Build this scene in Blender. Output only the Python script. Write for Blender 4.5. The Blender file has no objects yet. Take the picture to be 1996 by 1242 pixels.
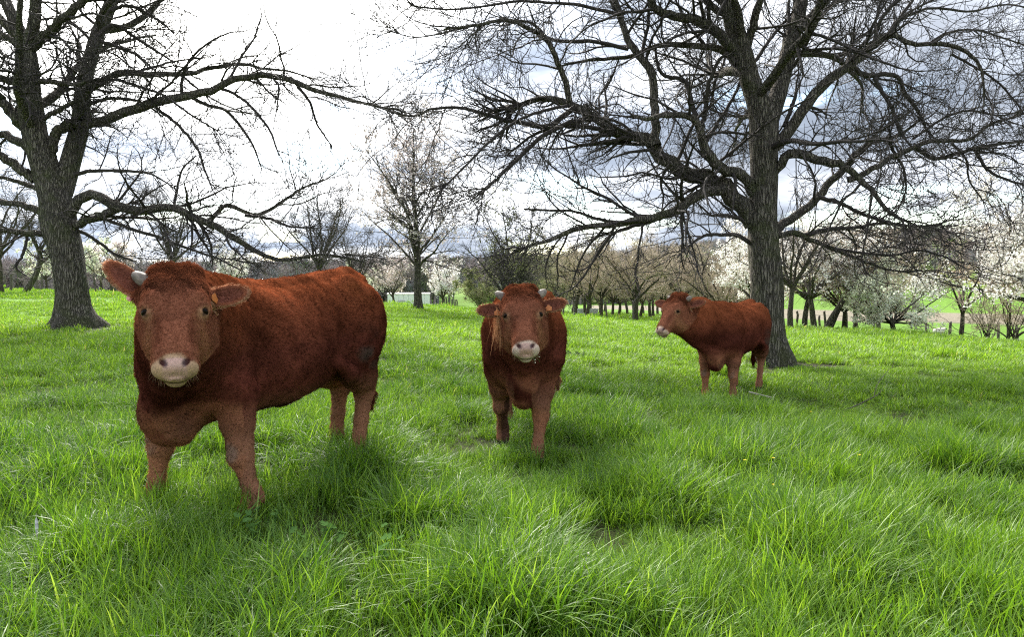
import bpy, math, random
import numpy as np
from mathutils import Vector, Matrix

# ------------------------------------------------------------------ camera, sky, sun, exposure
S = bpy.context.scene
COL = S.collection
rng = np.random.default_rng(11)
random.seed(5)
FPX, CX, CY, HOR, CAMZ = 1441.0, 998.0, 621.0, 545.0, 1.5
PITCH = math.atan((CY - HOR) / FPX)
cam_d = bpy.data.cameras.new('camera')
cam_d.sensor_width = 36.0
cam_d.lens = 36.0 * FPX / 1996.0
cam_d.clip_start = 0.05
cam_d.clip_end = 9000
cam = bpy.data.objects.new('camera', cam_d)
cam.location = (0, 0, CAMZ)
cam.rotation_euler = (math.pi / 2 - PITCH, 0, 0)
COL.objects.link(cam)
S.camera = cam

SUN_AZ, SUN_EL = math.radians(-24), math.radians(40)
SUN_V = Vector((math.sin(SUN_AZ) * math.cos(SUN_EL), math.cos(SUN_AZ) * math.cos(SUN_EL), math.sin(SUN_EL)))
sun_d = bpy.data.lights.new('sun', 'SUN')
sun_d.energy = 2.1
sun_d.angle = math.radians(22)
sun_d.color = (1.0, 0.95, 0.86)
sun = bpy.data.objects.new('sun', sun_d)
sun.rotation_euler = (-SUN_V).to_track_quat('-Z', 'Y').to_euler()
sun.location = (0, 0, 60)
COL.objects.link(sun)

S.view_settings.view_transform = 'Standard'
S.view_settings.look = 'None'
S.view_settings.exposure = 2.15
S.view_settings.gamma = 1.0
S.cycles.use_denoising = False
S.cycles.pixel_filter_type = 'BLACKMAN_HARRIS'
S.cycles.filter_width = 1.15
S.cycles.denoiser = 'OPENIMAGEDENOISE'
S.cycles.use_adaptive_sampling = True
S.cycles.adaptive_threshold = 0.010
S.cycles.max_bounces = 5
S.cycles.diffuse_bounces = 2
S.cycles.glossy_bounces = 2
S.cycles.transmission_bounces = 3
S.cycles.transparent_max_bounces = 6
S.cycles.sample_clamp_indirect = 2.5
S.cycles.caustics_reflective = False
S.cycles.caustics_refractive = False
try:
    S.cycles_curves.shape = 'RIBBONS'
except Exception:
    pass


class NT:
    """small helper for node trees"""
    def __init__(self, tree):
        self.t = tree
        self.n = tree.nodes
        self.l = tree.links

    def node(self, kind, **kw):
        nd = self.n.new(kind)
        for k, v in kw.items():
            if k in ('inp',):
                continue
            setattr(nd, k, v)
        for k, v in kw.get('inp', {}).items():
            self.put(nd.inputs[k], v)
        return nd

    def put(self, sock, v):
        if isinstance(v, bpy.types.NodeSocket):
            self.l.new(v, sock)
        else:
            sock.default_value = v

    def math(self, op, a, b=0.0, c=0.0, clamp=False):
        nd = self.node('ShaderNodeMath', operation=op, use_clamp=clamp)
        self.put(nd.inputs[0], a)
        self.put(nd.inputs[1], b)
        self.put(nd.inputs[2], c)
        return nd.outputs[0]

    def vmath(self, op, a, b=(0, 0, 0)):
        nd = self.node('ShaderNodeVectorMath', operation=op)
        self.put(nd.inputs[0], a)
        self.put(nd.inputs[1], b)
        return nd.outputs['Value'] if op in ('DOT_PRODUCT', 'LENGTH') else nd.outputs[0]

    def mix(self, f, a, b, blend='MIX'):
        nd = self.node('ShaderNodeMix', data_type='RGBA', blend_type=blend)
        nd.clamp_factor = True
        self.put(nd.inputs[0], f)
        self.put(nd.inputs[6], a if isinstance(a, bpy.types.NodeSocket) else (*a, 1))
        self.put(nd.inputs[7], b if isinstance(b, bpy.types.NodeSocket) else (*b, 1))
        return nd.outputs[2]

    def ramp(self, f, lo, hi, a=0.0, b=1.0, smooth=True):
        nd = self.node('ShaderNodeMapRange', interpolation_type='SMOOTHSTEP' if smooth else 'LINEAR')
        self.put(nd.inputs[0], f)
        for i, v in zip((1, 2, 3, 4), (lo, hi, a, b)):
            self.put(nd.inputs[i], v)
        return nd.outputs[0]

    def noise(self, vec, scale, detail=4, rough=0.55, dist=0.0, dims='3D'):
        nd = self.node('ShaderNodeTexNoise', noise_dimensions=dims)
        self.put(nd.inputs['Vector'], vec)
        nd.inputs['Scale'].default_value = scale
        nd.inputs['Detail'].default_value = detail
        nd.inputs['Roughness'].default_value = rough
        nd.inputs['Distortion'].default_value = dist
        return nd.outputs[0]


# --- world: physical sky behind broken spring cloud
world = bpy.data.worlds.new('World')
S.world = world
world.use_nodes = True
w = NT(world.node_tree)
w.n.clear()
sky = w.node('ShaderNodeTexSky', sky_type='NISHITA')
sky.sun_disc = False
sky.sun_elevation = SUN_EL
sky.sun_rotation = SUN_AZ
sky.air_density = 1.2
sky.dust_density = 0.3
d = w.node('ShaderNodeTexCoord').outputs['Generated']
d = w.vmath('NORMALIZE', d)
sep = w.node('ShaderNodeSeparateXYZ')
w.put(sep.inputs[0], d)
zz = w.math('MAXIMUM', sep.outputs[2], 0.0)
den = w.math('ADD', zz, 0.15)
cx_ = w.math('DIVIDE', sep.outputs[0], den)
cy_ = w.math('DIVIDE', sep.outputs[1], den)
comb = w.node('ShaderNodeCombineXYZ', inp={0: w.math('ADD', cx_, -11.3), 1: w.math('ADD', cy_, -2.7), 2: 0.7})
cv = comb.outputs[0]
n1 = w.noise(cv, 1.05, 7, 0.58, 0.25)
cv2 = w.vmath('ADD', cv, (7.3, 2.1, 4.0))
n2 = w.noise(cv2, 0.75, 6, 0.55, 0.2)
cv3 = w.vmath('ADD', cv, (-3.3, 9.1, 1.0))
n3 = w.noise(cv3, 2.6, 5, 0.6, 0.1)
cover = w.ramp(n1, 0.34, 0.48)
sdot = w.vmath('DOT_PRODUCT', d, tuple(SUN_V))
glow = w.ramp(sdot, 0.84, 0.99)
glow2 = w.math('MAXIMUM', w.ramp(sdot, 0.64, 0.94), w.ramp(sdot, -0.1, -0.8, 0.0, 0.8))
# thickness of the cloud: thin cloud shines white, thick cloud is blue grey
thick = w.ramp(n2, 0.41, 0.62)
fine = w.ramp(n3, 0.3, 0.7, 0.85, 1.15)
lit = w.mix(glow2, (2.45, 2.6, 2.9), (10.5, 10.6, 10.7))
lit = w.mix(glow, lit, (22.0, 21.5, 20.0))
dark = w.mix(glow2, (1.10, 1.28, 1.58), (1.9, 2.2, 2.75))
dark = w.mix(glow, dark, (13.0, 13.0, 13.0))
cloud = w.mix(thick, lit, dark)
fv = w.node('ShaderNodeCombineXYZ', inp={0: fine, 1: fine, 2: fine}).outputs[0]
cloud = w.mix(1.0, cloud, fv, 'MULTIPLY')
blue = w.mix(1.0, sky.outputs[0], (1.3, 1.3, 1.3), 'MULTIPLY')
col = w.mix(cover, blue, cloud)
bg = w.node('ShaderNodeBackground', inp={'Color': col, 'Strength': 0.10})
out = w.node('ShaderNodeOutputWorld')
w.l.new(bg.outputs[0], out.inputs[0])


# ------------------------------------------------------------------ geometry helpers
def px2w(px, py, dist):
    """photo pixel + distance along the ground axis -> world point"""
    u = (np.asarray(px, float) - CX) / FPX
    v = (CY - np.asarray(py, float)) / FPX
    dy = math.cos(PITCH) + v * math.sin(PITCH)
    dz = -math.sin(PITCH) + v * math.cos(PITCH)
    k = dist / dy
    return np.stack([u * k, np.broadcast_to(np.asarray(dist, float), u.shape) if u.shape else np.asarray(dist, float), CAMZ + dz * k], -1)


def mk_mesh(name, V, quads=None, tris=None, smooth=True):
    V = np.asarray(V, np.float32).reshape(-1, 3)
    q = np.zeros((0, 4), np.int32) if quads is None else np.asarray(quads, np.int32).reshape(-1, 4)
    t = np.zeros((0, 3), np.int32) if tris is None else np.asarray(tris, np.int32).reshape(-1, 3)
    me = bpy.data.meshes.new(name)
    me.vertices.add(len(V))
    me.vertices.foreach_set('co', V.ravel())
    me.loops.add(q.size + t.size)
    me.loops.foreach_set('vertex_index', np.concatenate([q.ravel(), t.ravel()]))
    me.polygons.add(len(q) + len(t))
    ls = np.concatenate([np.arange(len(q)) * 4, q.size + np.arange(len(t)) * 3]).astype(np.int32)
    me.polygons.foreach_set('loop_start', ls)
    me.update(calc_edges=True)
    me.validate()
    me.polygons.foreach_set('use_smooth', np.full(len(q) + len(t), smooth))
    return me


def add_obj(name, data, mat=None, parent=None, loc=None, rot=None):
    o = bpy.data.objects.new(name, data)
    if mat is not None and data is not None:
        if len(data.materials) == 0:
            data.materials.append(mat)
    COL.objects.link(o)
    if parent is not None:
        o.parent = parent
    if loc is not None:
        o.location = loc
    if rot is not None:
        o.rotation_euler = rot
    return o


def tag(o, label=None, cat=None, group=None, kind=None):
    if label:
        o['label'] = label
    if cat:
        o['category'] = cat
    if group:
        o['group'] = group
    if kind:
        o['kind'] = kind
    return o


def thing(name, label, cat, loc=(0, 0, 0), rotz=0.0, group=None):
    o = add_obj(name, None)
    o.location = loc
    o.rotation_euler = (0, 0, rotz)
    o.empty_display_size = 0.2
    return tag(o, label, cat, group)


def new_mat(name):
    m = bpy.data.materials.new(name)
    m.use_nodes = True
    t = NT(m.node_tree)
    t.n.clear()
    o = t.node('ShaderNodeOutputMaterial')
    return m, t, o


def simple_mat(name, colr, rough=0.7, noise_scale=None, var=0.3, bump=0.0, metallic=0.0, spec=0.3):
    m, t, o = new_mat(name)
    p = t.node('ShaderNodeBsdfPrincipled')
    p.inputs['Roughness'].default_value = rough
    p.inputs['Metallic'].default_value = metallic
    p.inputs['Specular IOR Level'].default_value = spec
    if noise_scale:
        tc = t.node('ShaderNodeTexCoord').outputs['Object']
        n = t.noise(tc, noise_scale, 5)
        c = t.mix(t.ramp(n, 0.3, 0.7), tuple(x * (1 - var) for x in colr), tuple(min(1, x * (1 + var)) for x in colr))
        t.put(p.inputs['Base Color'], c)
        if bump:
            b = t.node('ShaderNodeBump', inp={'Strength': bump, 'Distance': 0.02, 'Height': n})
            t.put(p.inputs['Normal'], b.outputs[0])
    else:
        p.inputs['Base Color'].default_value = (*colr, 1)
    t.l.new(p.outputs[0], o.inputs[0])
    return m


def vnoise(x, y, seed=0):
    """cheap smooth 2-D value noise in [0,1] (vectorised)"""
    x = np.asarray(x, float)
    y = np.asarray(y, float)
    xi = np.floor(x).astype(np.int64)
    yi = np.floor(y).astype(np.int64)
    fx = x - xi
    fy = y - yi
    fx = fx * fx * (3 - 2 * fx)
    fy = fy * fy * (3 - 2 * fy)

    def h(a, b):
        n = (a * 374761393 + b * 668265263 + seed * 974711) & 0x7fffffff
        n = ((n ^ (n >> 13)) * 1274126177) & 0x7fffffff
        return ((n ^ (n >> 16)) & 0xffff) / 65535.0
    return (h(xi, yi) * (1 - fx) + h(xi + 1, yi) * fx) * (1 - fy) + (h(xi, yi + 1) * (1 - fx) + h(xi + 1, yi + 1) * fx) * fy


def fbm(x, y, seed=0, oct=4):
    s, a, t = 0.0, 1.0, 0.0
    for i in range(oct):
        s = s + a * vnoise(x * 2 ** i, y * 2 ** i, seed + i * 17)
        t += a
        a *= 0.5
    return s / t


# ------------------------------------------------------------------ terrain
AZK = np.radians([-180, -120, -75, -38, -27, -20, -6, 8, 20, 28, 36, 75, 120, 180])
RK = np.array([0, 3.5, 5.2, 6.4, 11, 17, 25, 31, 38, 47, 60, 90, 130, 190, 400, 900, 2200, 6000], float)
ZK = np.array([
    [0, 0, 0, 0, 0, 0, 0, 0, 0, 0, 0, 0, 0, 0, 3, 10, 20, 20],
    [0, 0, 0, .05, .1, .15, .2, .3, .4, .5, .5, .4, 0, 0, 3, 10, 20, 20],
    [0, .05, .1, .15, .2, .25, .4, .6, .7, .8, .8, .3, -2, -4, 3, 10, 20, 20],
    [0, .08, .12, .18, .22, .26, .42, .60, .78, .93, 1.0, .1, -3, -6, -2, 3, 10, 10],
    [0, .10, .12, .20, .22, .25, .36, .48, .62, .72, .5, -1, -4, -6, -2, 3, 12, 12],
    [0, .08, .12, .20, .21, .23, .32, .42, .50, .46, .2, -1.5, -4, -5, -1, 5, 14, 14],
    [0, .04, .06, .08, .08, .09, .12, .14, .05, -.2, -1.0, -3.2, -4.3, -4.8, 2, 13, 20, 20],
    [0, .02, .03, .03, -.16, -.18, -.28, -.38, -.60, -.95, -1.4, -2.2, -3.3, -4.4, 3, 24, 40, 40],
    [0, 0, 0, 0, -.25, -.13, -.24, -.42, -1.0, -1.8, -2.6, -3.9, -4.4, -4.5, 9, 44, 55, 55],
    [0, 0, 0, 0, -.20, -.18, -.28, -.48, -1.1, -2.1, -3.1, -4.4, -4.6, -4.6, 12, 46, 55, 55],
    [0, 0, 0, 0, -.15, -.2, -.34, -.75, -1.4, -2.3, -3.2, -4.5, -4.7, -4.7, 12, 42, 55, 55],
    [0, 0, 0, 0, -.1, -.2, -.3, -.5, -1, -1.5, -2, -3, -4, -4, 8, 30, 40, 40],
    [0, 0, 0, 0, 0, 0, 0, 0, 0, 0, 0, 0, 0, 0, 3, 10, 20, 20],
    [0, 0, 0, 0, 0, 0, 0, 0, 0, 0, 0, 0, 0, 0, 3, 10, 20, 20]], float)
_fa = np.linspace(-math.pi, math.pi, 721)
_fr = np.concatenate([np.linspace(0, 100, 401), np.geomspace(101, 6000, 220)])
_tmp = np.stack([np.interp(np.log1p(_fr), np.log1p(RK), z) for z in ZK])
_tab = np.stack([np.interp(_fa, AZK, _tmp[:, j]) for j in range(_tmp.shape[1])], 1)
_k = np.exp(-0.5 * (np.arange(-12, 13) / 5.0) ** 2)
_k /= _k.sum()
_pad = np.concatenate([_tab[-13:-1], _tab, _tab[1:13]], 0)
_tab = np.stack([np.convolve(_pad[:, j], _k, 'valid') for j in range(_pad.shape[1])], 1)
_k2 = np.exp(-0.5 * (np.arange(-8, 9) / 3.5) ** 2)
_k2 /= _k2.sum()
_pad = np.concatenate([np.repeat(_tab[:, :1], 8, 1), _tab, np.repeat(_tab[:, -1:], 8, 1)], 1)
_tab = np.stack([np.convolve(r, _k2, 'valid') for r in _pad], 0)


def ground_z(x, y):
    x = np.asarray(x, float)
    y = np.asarray(y, float)
    r = np.hypot(x, y)
    a = np.arctan2(x, y)
    ia = (a + math.pi) / (2 * math.pi) * 720
    ir = np.interp(r, _fr, np.arange(len(_fr)))
    a0 = np.clip(np.floor(ia).astype(int), 0, 719)
    r0 = np.clip(np.floor(ir).astype(int), 0, len(_fr) - 2)
    fa = ia - a0
    fr = ir - r0
    z = (_tab[a0, r0] * (1 - fa) + _tab[a0 + 1, r0] * fa) * (1 - fr) + (_tab[a0, r0 + 1] * (1 - fa) + _tab[a0 + 1, r0 + 1] * fa) * fr
    near = np.clip((70 - r) / 50, 0, 1)
    z = z + near * 0.05 * (fbm(x * 0.7, y * 0.7, 3, 3) - 0.5) * np.clip(r / 4, 0, 1)
    return z


def on_ground(px, dist):
    x = (px - CX) / FPX * dist
    return np.array([x, dist, float(ground_z(x, dist))])
# ------------------------------------------------------------------ ground sheet
def build_ground():
    az = np.concatenate([np.linspace(-180, -52, 48, endpoint=False), np.linspace(-52, 52, 300, endpoint=False), np.linspace(52, 180, 48, endpoint=False)])
    az = np.radians(az)
    rr = np.concatenate([[0.0], np.linspace(0.6, 40, 110), np.geomspace(41, 6000, 110)])
    A, Rr = np.meshgrid(az, rr[1:], indexing='ij')
    X = Rr * np.sin(A)
    Y = Rr * np.cos(A)
    Z = ground_z(X, Y)
    na, nr = A.shape
    V = np.concatenate([[[0, 0, 0]], np.stack([X, Y, Z], -1).reshape(-1, 3)])
    i, j = np.meshgrid(np.arange(na), np.arange(nr - 1), indexing='ij')
    i2 = (i + 1) % na
    q = np.stack([1 + i * nr + j, 1 + i * nr + j + 1, 1 + i2 * nr + j + 1, 1 + i2 * nr + j], -1).reshape(-1, 4)[:, ::-1]
    i = np.arange(na)
    t = np.stack([np.zeros(na, int), 1 + i * nr, 1 + ((i + 1) % na) * nr], -1)[:, ::-1]
    me = mk_mesh('ground', V, q, t)
    # field colours: pasture, ploughed and stubble strips, hill meadows
    x, y = V[:, 0], V[:, 1]
    r = np.hypot(x, y)
    n = fbm(x / 30, y / 30, 21, 4)
    past = np.array([0.105, 0.20, 0.022])
    c = past[None] * (0.75 + 0.5 * n[:, None])
    soil = np.array([0.045, 0.05, 0.018])
    k = np.clip((26 - r) / 14, 0, 1)[:, None]
    c = c * (1 - k) + soil[None] * k
    for tx_, ty_, rad in ((5.15, 14.4, 1.1), (5.95, 14.15, .8), (6.6, 14.2, .5), (-10.6, 18.0, 1.7)):
        k = np.clip(1.3 - np.hypot(x - tx_, y - ty_) / rad, 0, 1)[:, None]
        c = c * (1 - k) + np.array([.040, .033, .024]) * k
    azd = np.degrees(np.arctan2(x, y))
    wob = 6 * (fbm(x / 60, y / 60, 5, 2) - .5)
    strip = ((r + wob > 118) & (r + wob < 158) & (azd > 6) & (azd < 60))
    c[strip] = np.array([0.19, 0.165, 0.12]) * (0.85 + .3 * n[strip, None])
    fr = r + wob * 3
    f1 = (r > 225) & (r < 1500)
    cell = vnoise(azd / 4.1 + 50, np.log(np.maximum(r, 1)) * 7.0, 77)
    patt = np.array([[0.12, 0.19, 0.025], [0.11, 0.165, 0.03], [0.20, 0.145, 0.09], [0.14, 0.21, 0.028], [0.095, 0.12, 0.04]])
    idx = np.clip((cell * 5).astype(int), 0, 4)
    c[f1] = patt[idx[f1]]
    f2 = r >= 1500
    c[f2] = np.array([0.07, 0.09, 0.05])
    at = me.attributes.new('field', 'FLOAT_COLOR', 'POINT')
    at.data.foreach_set('color', np.concatenate([c, np.ones((len(c), 1))], 1).astype(np.float32).ravel())
    m, t_, o = new_mat('pasture_ground')
    p = t_.node('ShaderNodeBsdfPrincipled')
    p.inputs['Roughness'].default_value = 0.9
    p.inputs['Specular IOR Level'].default_value = 0.1
    a = t_.node('ShaderNodeAttribute', attribute_name='field').outputs['Color']
    geo = t_.node('ShaderNodeNewGeometry').outputs['Position']
    n1 = t_.noise(geo, 1.3, 6, 0.65)
    n2 = t_.noise(geo, 9.0, 5, 0.65)
    f = t_.math('MULTIPLY', t_.ramp(n1, .25, .75, .65, 1.35), t_.ramp(n2, .25, .75, .6, 1.4))
    fv = t_.node('ShaderNodeCombineXYZ', inp={0: f, 1: f, 2: f}).outputs[0]
    t_.put(p.inputs['Base Color'], t_.mix(1.0, a, fv, 'MULTIPLY'))
    b = t_.node('ShaderNodeBump', inp={'Strength': .6, 'Distance': .08, 'Height': n2})
    t_.put(p.inputs['Normal'], b.outputs[0])
    t_.l.new(p.outputs[0], o.inputs[0])
    g = add_obj('ground', me, m)
    tag(g, 'rolling green pasture running down to valley fields and hills', 'ground', kind='structure')


build_ground()


# ------------------------------------------------------------------ bark, twig, blossom materials
def bark_mat(name, c_hi, c_lo, moss=0.3, scale=1.0):
    m, t, o = new_mat(name)
    p = t.node('ShaderNodeBsdfPrincipled')
    p.inputs['Roughness'].default_value = 0.9
    p.inputs['Specular IOR Level'].default_value = 0.15
    tc = t.node('ShaderNodeTexCoord').outputs['Object']
    mp = t.node('ShaderNodeMapping')
    t.put(mp.inputs[0], tc)
    mp.inputs['Scale'].default_value = (1, 1, 0.13)
    nz = t.noise(tc, 5.0 * scale, 4)
    dv = t.vmath('ADD', mp.outputs[0], t.node('ShaderNodeCombineXYZ', inp={0: t.math('MULTIPLY', nz, .10), 1: t.math('MULTIPLY', nz, .07), 2: 0.0}).outputs[0])
    vo = t.node('ShaderNodeTexVoronoi', feature='DISTANCE_TO_EDGE')
    t.put(vo.inputs['Vector'], dv)
    vo.inputs['Scale'].default_value = 23 * scale
    edge = t.ramp(vo.outputs['Distance'], 0.0, 0.28)
    fine = t.noise(mp.outputs[0], 55 * scale, 5, .65)
    big = t.noise(tc, 2.2, 4)
    c = t.mix(edge, c_lo, c_hi)
    c = t.mix(t.ramp(fine, .35, .75, 0, .6), c, tuple(min(1, v * 1.6) for v in c_hi))
    c = t.mix(t.math('MULTIPLY', t.ramp(big, .5, .7), moss), c, (0.085, 0.10, 0.035))
    sz = t.node('ShaderNodeSeparateXYZ')
    t.put(sz.inputs[0], tc)
    low = t.math('MULTIPLY', t.ramp(sz.outputs[2], .2, 1.5, 1.0, .0), t.ramp(t.noise(tc, 3.5, 5, .6), .38, .62))
    c = t.mix(t.math('MULTIPLY', low, moss), c, (0.075, 0.085, 0.03))
    t.put(p.inputs['Base Color'], c)
    hgt = t.math('ADD', t.math('MULTIPLY', edge, .8), t.math('MULTIPLY', fine, .35))
    b = t.node('ShaderNodeBump', inp={'Strength': 1.0, 'Distance': .06, 'Height': hgt})
    t.put(p.inputs['Normal'], b.outputs[0])
    t.l.new(p.outputs[0], o.inputs[0])
    return m


M_BARK = bark_mat('walnut_bark', (0.165, 0.145, 0.12), (0.018, 0.015, 0.013), .5)
M_TWIG = simple_mat('walnut_twig', (0.038, 0.031, 0.028), .8, 30, .35)
M_BARK2 = bark_mat('orchard_bark', (0.15, 0.125, 0.095), (0.05, 0.042, 0.035), .6, 1.5)
M_TWIG2 = simple_mat('orchard_twig', (0.40, 0.325, 0.24), .85, 8, .4)
M_TWIG_OLIVE = simple_mat('olive_twig', (0.32, 0.30, 0.17), .85, 8, .4)
M_TWIG_DK = simple_mat('dark_twig', (0.065, 0.054, 0.048), .85, 8, .4)


def leaf_mat(name, c1, c2, trans=0.4):
    m, t, o = new_mat(name)
    geo = t.node('ShaderNodeNewGeometry')
    f = geo.outputs['Random Per Island']
    c = t.mix(f, c1, c2)
    df = t.node('ShaderNodeBsdfDiffuse', inp={'Color': c})
    tr = t.node('ShaderNodeBsdfTranslucent', inp={'Color': c})
    mx = t.node('ShaderNodeMixShader', inp={0: trans})
    t.l.new(df.outputs[0], mx.inputs[1])
    t.l.new(tr.outputs[0], mx.inputs[2])
    t.l.new(mx.outputs[0], o.inputs[0])
    return m


M_BLOSSOM = leaf_mat('white_blossom', (0.80, 0.76, 0.73), (0.93, 0.91, 0.88), .4)
M_BLOSSOM_P = leaf_mat('pinkish_blossom', (0.55, 0.46, 0.44), (0.82, 0.74, 0.72), .4)
M_BLOSSOM_G = leaf_mat('greenish_blossom', (0.64, 0.68, 0.48), (0.90, 0.91, 0.78), .4)
M_BUDS = leaf_mat('olive_buds', (0.16, 0.18, 0.07), (0.28, 0.29, 0.14), .35)


# ------------------------------------------------------------------ branch growing
def catmull(P, K):
    """resample a polyline (n,dim) to K points on a smooth curve"""
    P = np.asarray(P, float)
    if len(P) == 2:
        t = np.linspace(0, 1, K)[:, None]
        return P[0] * (1 - t) + P[1] * t
    E = np.vstack([2 * P[0] - P[1], P, 2 * P[-1] - P[-2]])
    out = []
    for i in range(1, len(E) - 2):
        t = np.linspace(0, 1, 9)[:-1, None]
        a, b, c, d_ = E[i - 1], E[i], E[i + 1], E[i + 2]
        out.append(.5 * (2 * b + (c - a) * t + (2 * a - 5 * b + 4 * c - d_) * t ** 2 + (3 * b - a - 3 * c + d_) * t ** 3))
    out = np.vstack(out + [P[-1:]])
    s = np.concatenate([[0], np.cumsum(np.linalg.norm(np.diff(out[:, :3], axis=0), axis=1))])
    q = np.linspace(0, s[-1], K)
    return np.stack([np.interp(q, s, out[:, i]) for i in range(out.shape[1])], 1)


def nrm(v):
    return v / np.maximum(np.linalg.norm(v, axis=-1, keepdims=True), 1e-9)


def spawn(rg, P, R, M, t0, t1, lr, ang, rr, K, wig, droop, up, rmin, taper=.5, wt=None, outward=None):
    """grow M child branches from the batch of parent polylines P (N,Kp,3)"""
    N, Kp, _ = P.shape
    L = np.linalg.norm(np.diff(P, axis=1), axis=2).sum(1)
    pr = L * (1.0 if wt is None else wt)
    idx = rg.choice(N, M, p=pr / pr.sum())
    t = t0 + (t1 - t0) * rg.random(M)
    f = t * (Kp - 1)
    i0 = np.clip(f.astype(int), 0, Kp - 2)
    ff = (f - i0)[:, None]
    p = P[idx, i0] * (1 - ff) + P[idx, i0 + 1] * ff
    r = R[idx, i0] * (1 - ff[:, 0]) + R[idx, i0 + 1] * ff[:, 0]
    tg = nrm(P[idx, i0 + 1] - P[idx, i0])
    rv = rg.normal(size=(M, 3))
    if outward is not None:
        rv = rv + outward
    perp = nrm(rv - (rv * tg).sum(1, keepdims=True) * tg)
    a = np.radians(rg.uniform(ang[0], ang[1], M))[:, None]
    dv = nrm(tg * np.cos(a) + perp * np.sin(a))
    ln = rg.uniform(lr[0], lr[1], M) * (1 - .45 * t)
    r0 = np.minimum(np.maximum(r * rg.uniform(rr[0], rr[1], M), rmin), r * .95)
    Q = np.zeros((M, K, 3))
    Q[:, 0] = p
    st = (ln / (K - 1))[:, None]
    for k in range(1, K):
        s = k / (K - 1)
        dv = dv + rg.normal(size=(M, 3)) * wig
        dv[:, 2] += up * s * s * 2 - droop * (1 - s)
        dv = nrm(dv)
        Q[:, k] = Q[:, k - 1] + dv * st
    s = np.linspace(0, 1, K)[None]
    RR = np.maximum(r0[:, None] * (1 - (1 - taper) * s ** 1.0) * (1 - .55 * s ** 3), rmin * .7)
    return Q, RR


def tubes(batches):
    """batches: list of (P (N,K,3), R (N,K), sides) -> verts, quads"""
    VV, QQ, off = [], [], 0
    for P, R, sd in batches:
        N, K, _ = P.shape
        if N == 0:
            continue
        T = np.empty_like(P)
        T[:, 1:-1] = P[:, 2:] - P[:, :-2]
        T[:, 0] = P[:, 1] - P[:, 0]
        T[:, -1] = P[:, -1] - P[:, -2]
        T = nrm(T)
        mean = nrm(P[:, -1] - P[:, 0])
        ref = np.zeros((N, 3))
        ref[np.arange(N), np.argmin(np.abs(mean), 1)] = 1
        B = nrm(np.cross(T, ref[:, None]))
        C = np.cross(T, B)
        th = np.arange(sd) / sd * 2 * math.pi
        V = P[:, :, None] + R[:, :, None, None] * (B[:, :, None] * np.cos(th)[None, None, :, None] + C[:, :, None] * np.sin(th)[None, None, :, None])
        VV.append(V.reshape(-1, 3))
        n, k, s = np.meshgrid(np.arange(N), np.arange(K - 1), np.arange(sd), indexing='ij')
        s2 = (s + 1) % sd
        b = off + (n * K + k) * sd
        QQ.append(np.stack([b + s, b + s2, b + sd + s2, b + sd + s], -1).reshape(-1, 4))
        off += N * K * sd
    return np.vstack(VV), np.vstack(QQ)


def scatter_faces(rg, pts, size, jit, ratio=.8):
    """small two-triangle leaves or petals around points"""
    n = len(pts)
    c = pts + rg.normal(size=(n, 3)) * jit
    a = nrm(rg.normal(size=(n, 3)))
    b = nrm(np.cross(a, rg.normal(size=(n, 3))))
    s = size * rg.uniform(.6, 1.3, n)[:, None]
    V = np.stack([c - a * s, c + b * s * ratio, c + a * s, c - b * s * ratio], 1)
    # fold it a little so that it is not one flat card
    V[:, 1] += np.cross(a, b) * s * .35
    V[:, 3] += np.cross(a, b) * s * .35
    i = np.arange(n)[:, None] * 4
    return V.reshape(-1, 3), np.concatenate([i + [[0, 1, 2]], i + [[0, 2, 3]]], 0)
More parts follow.
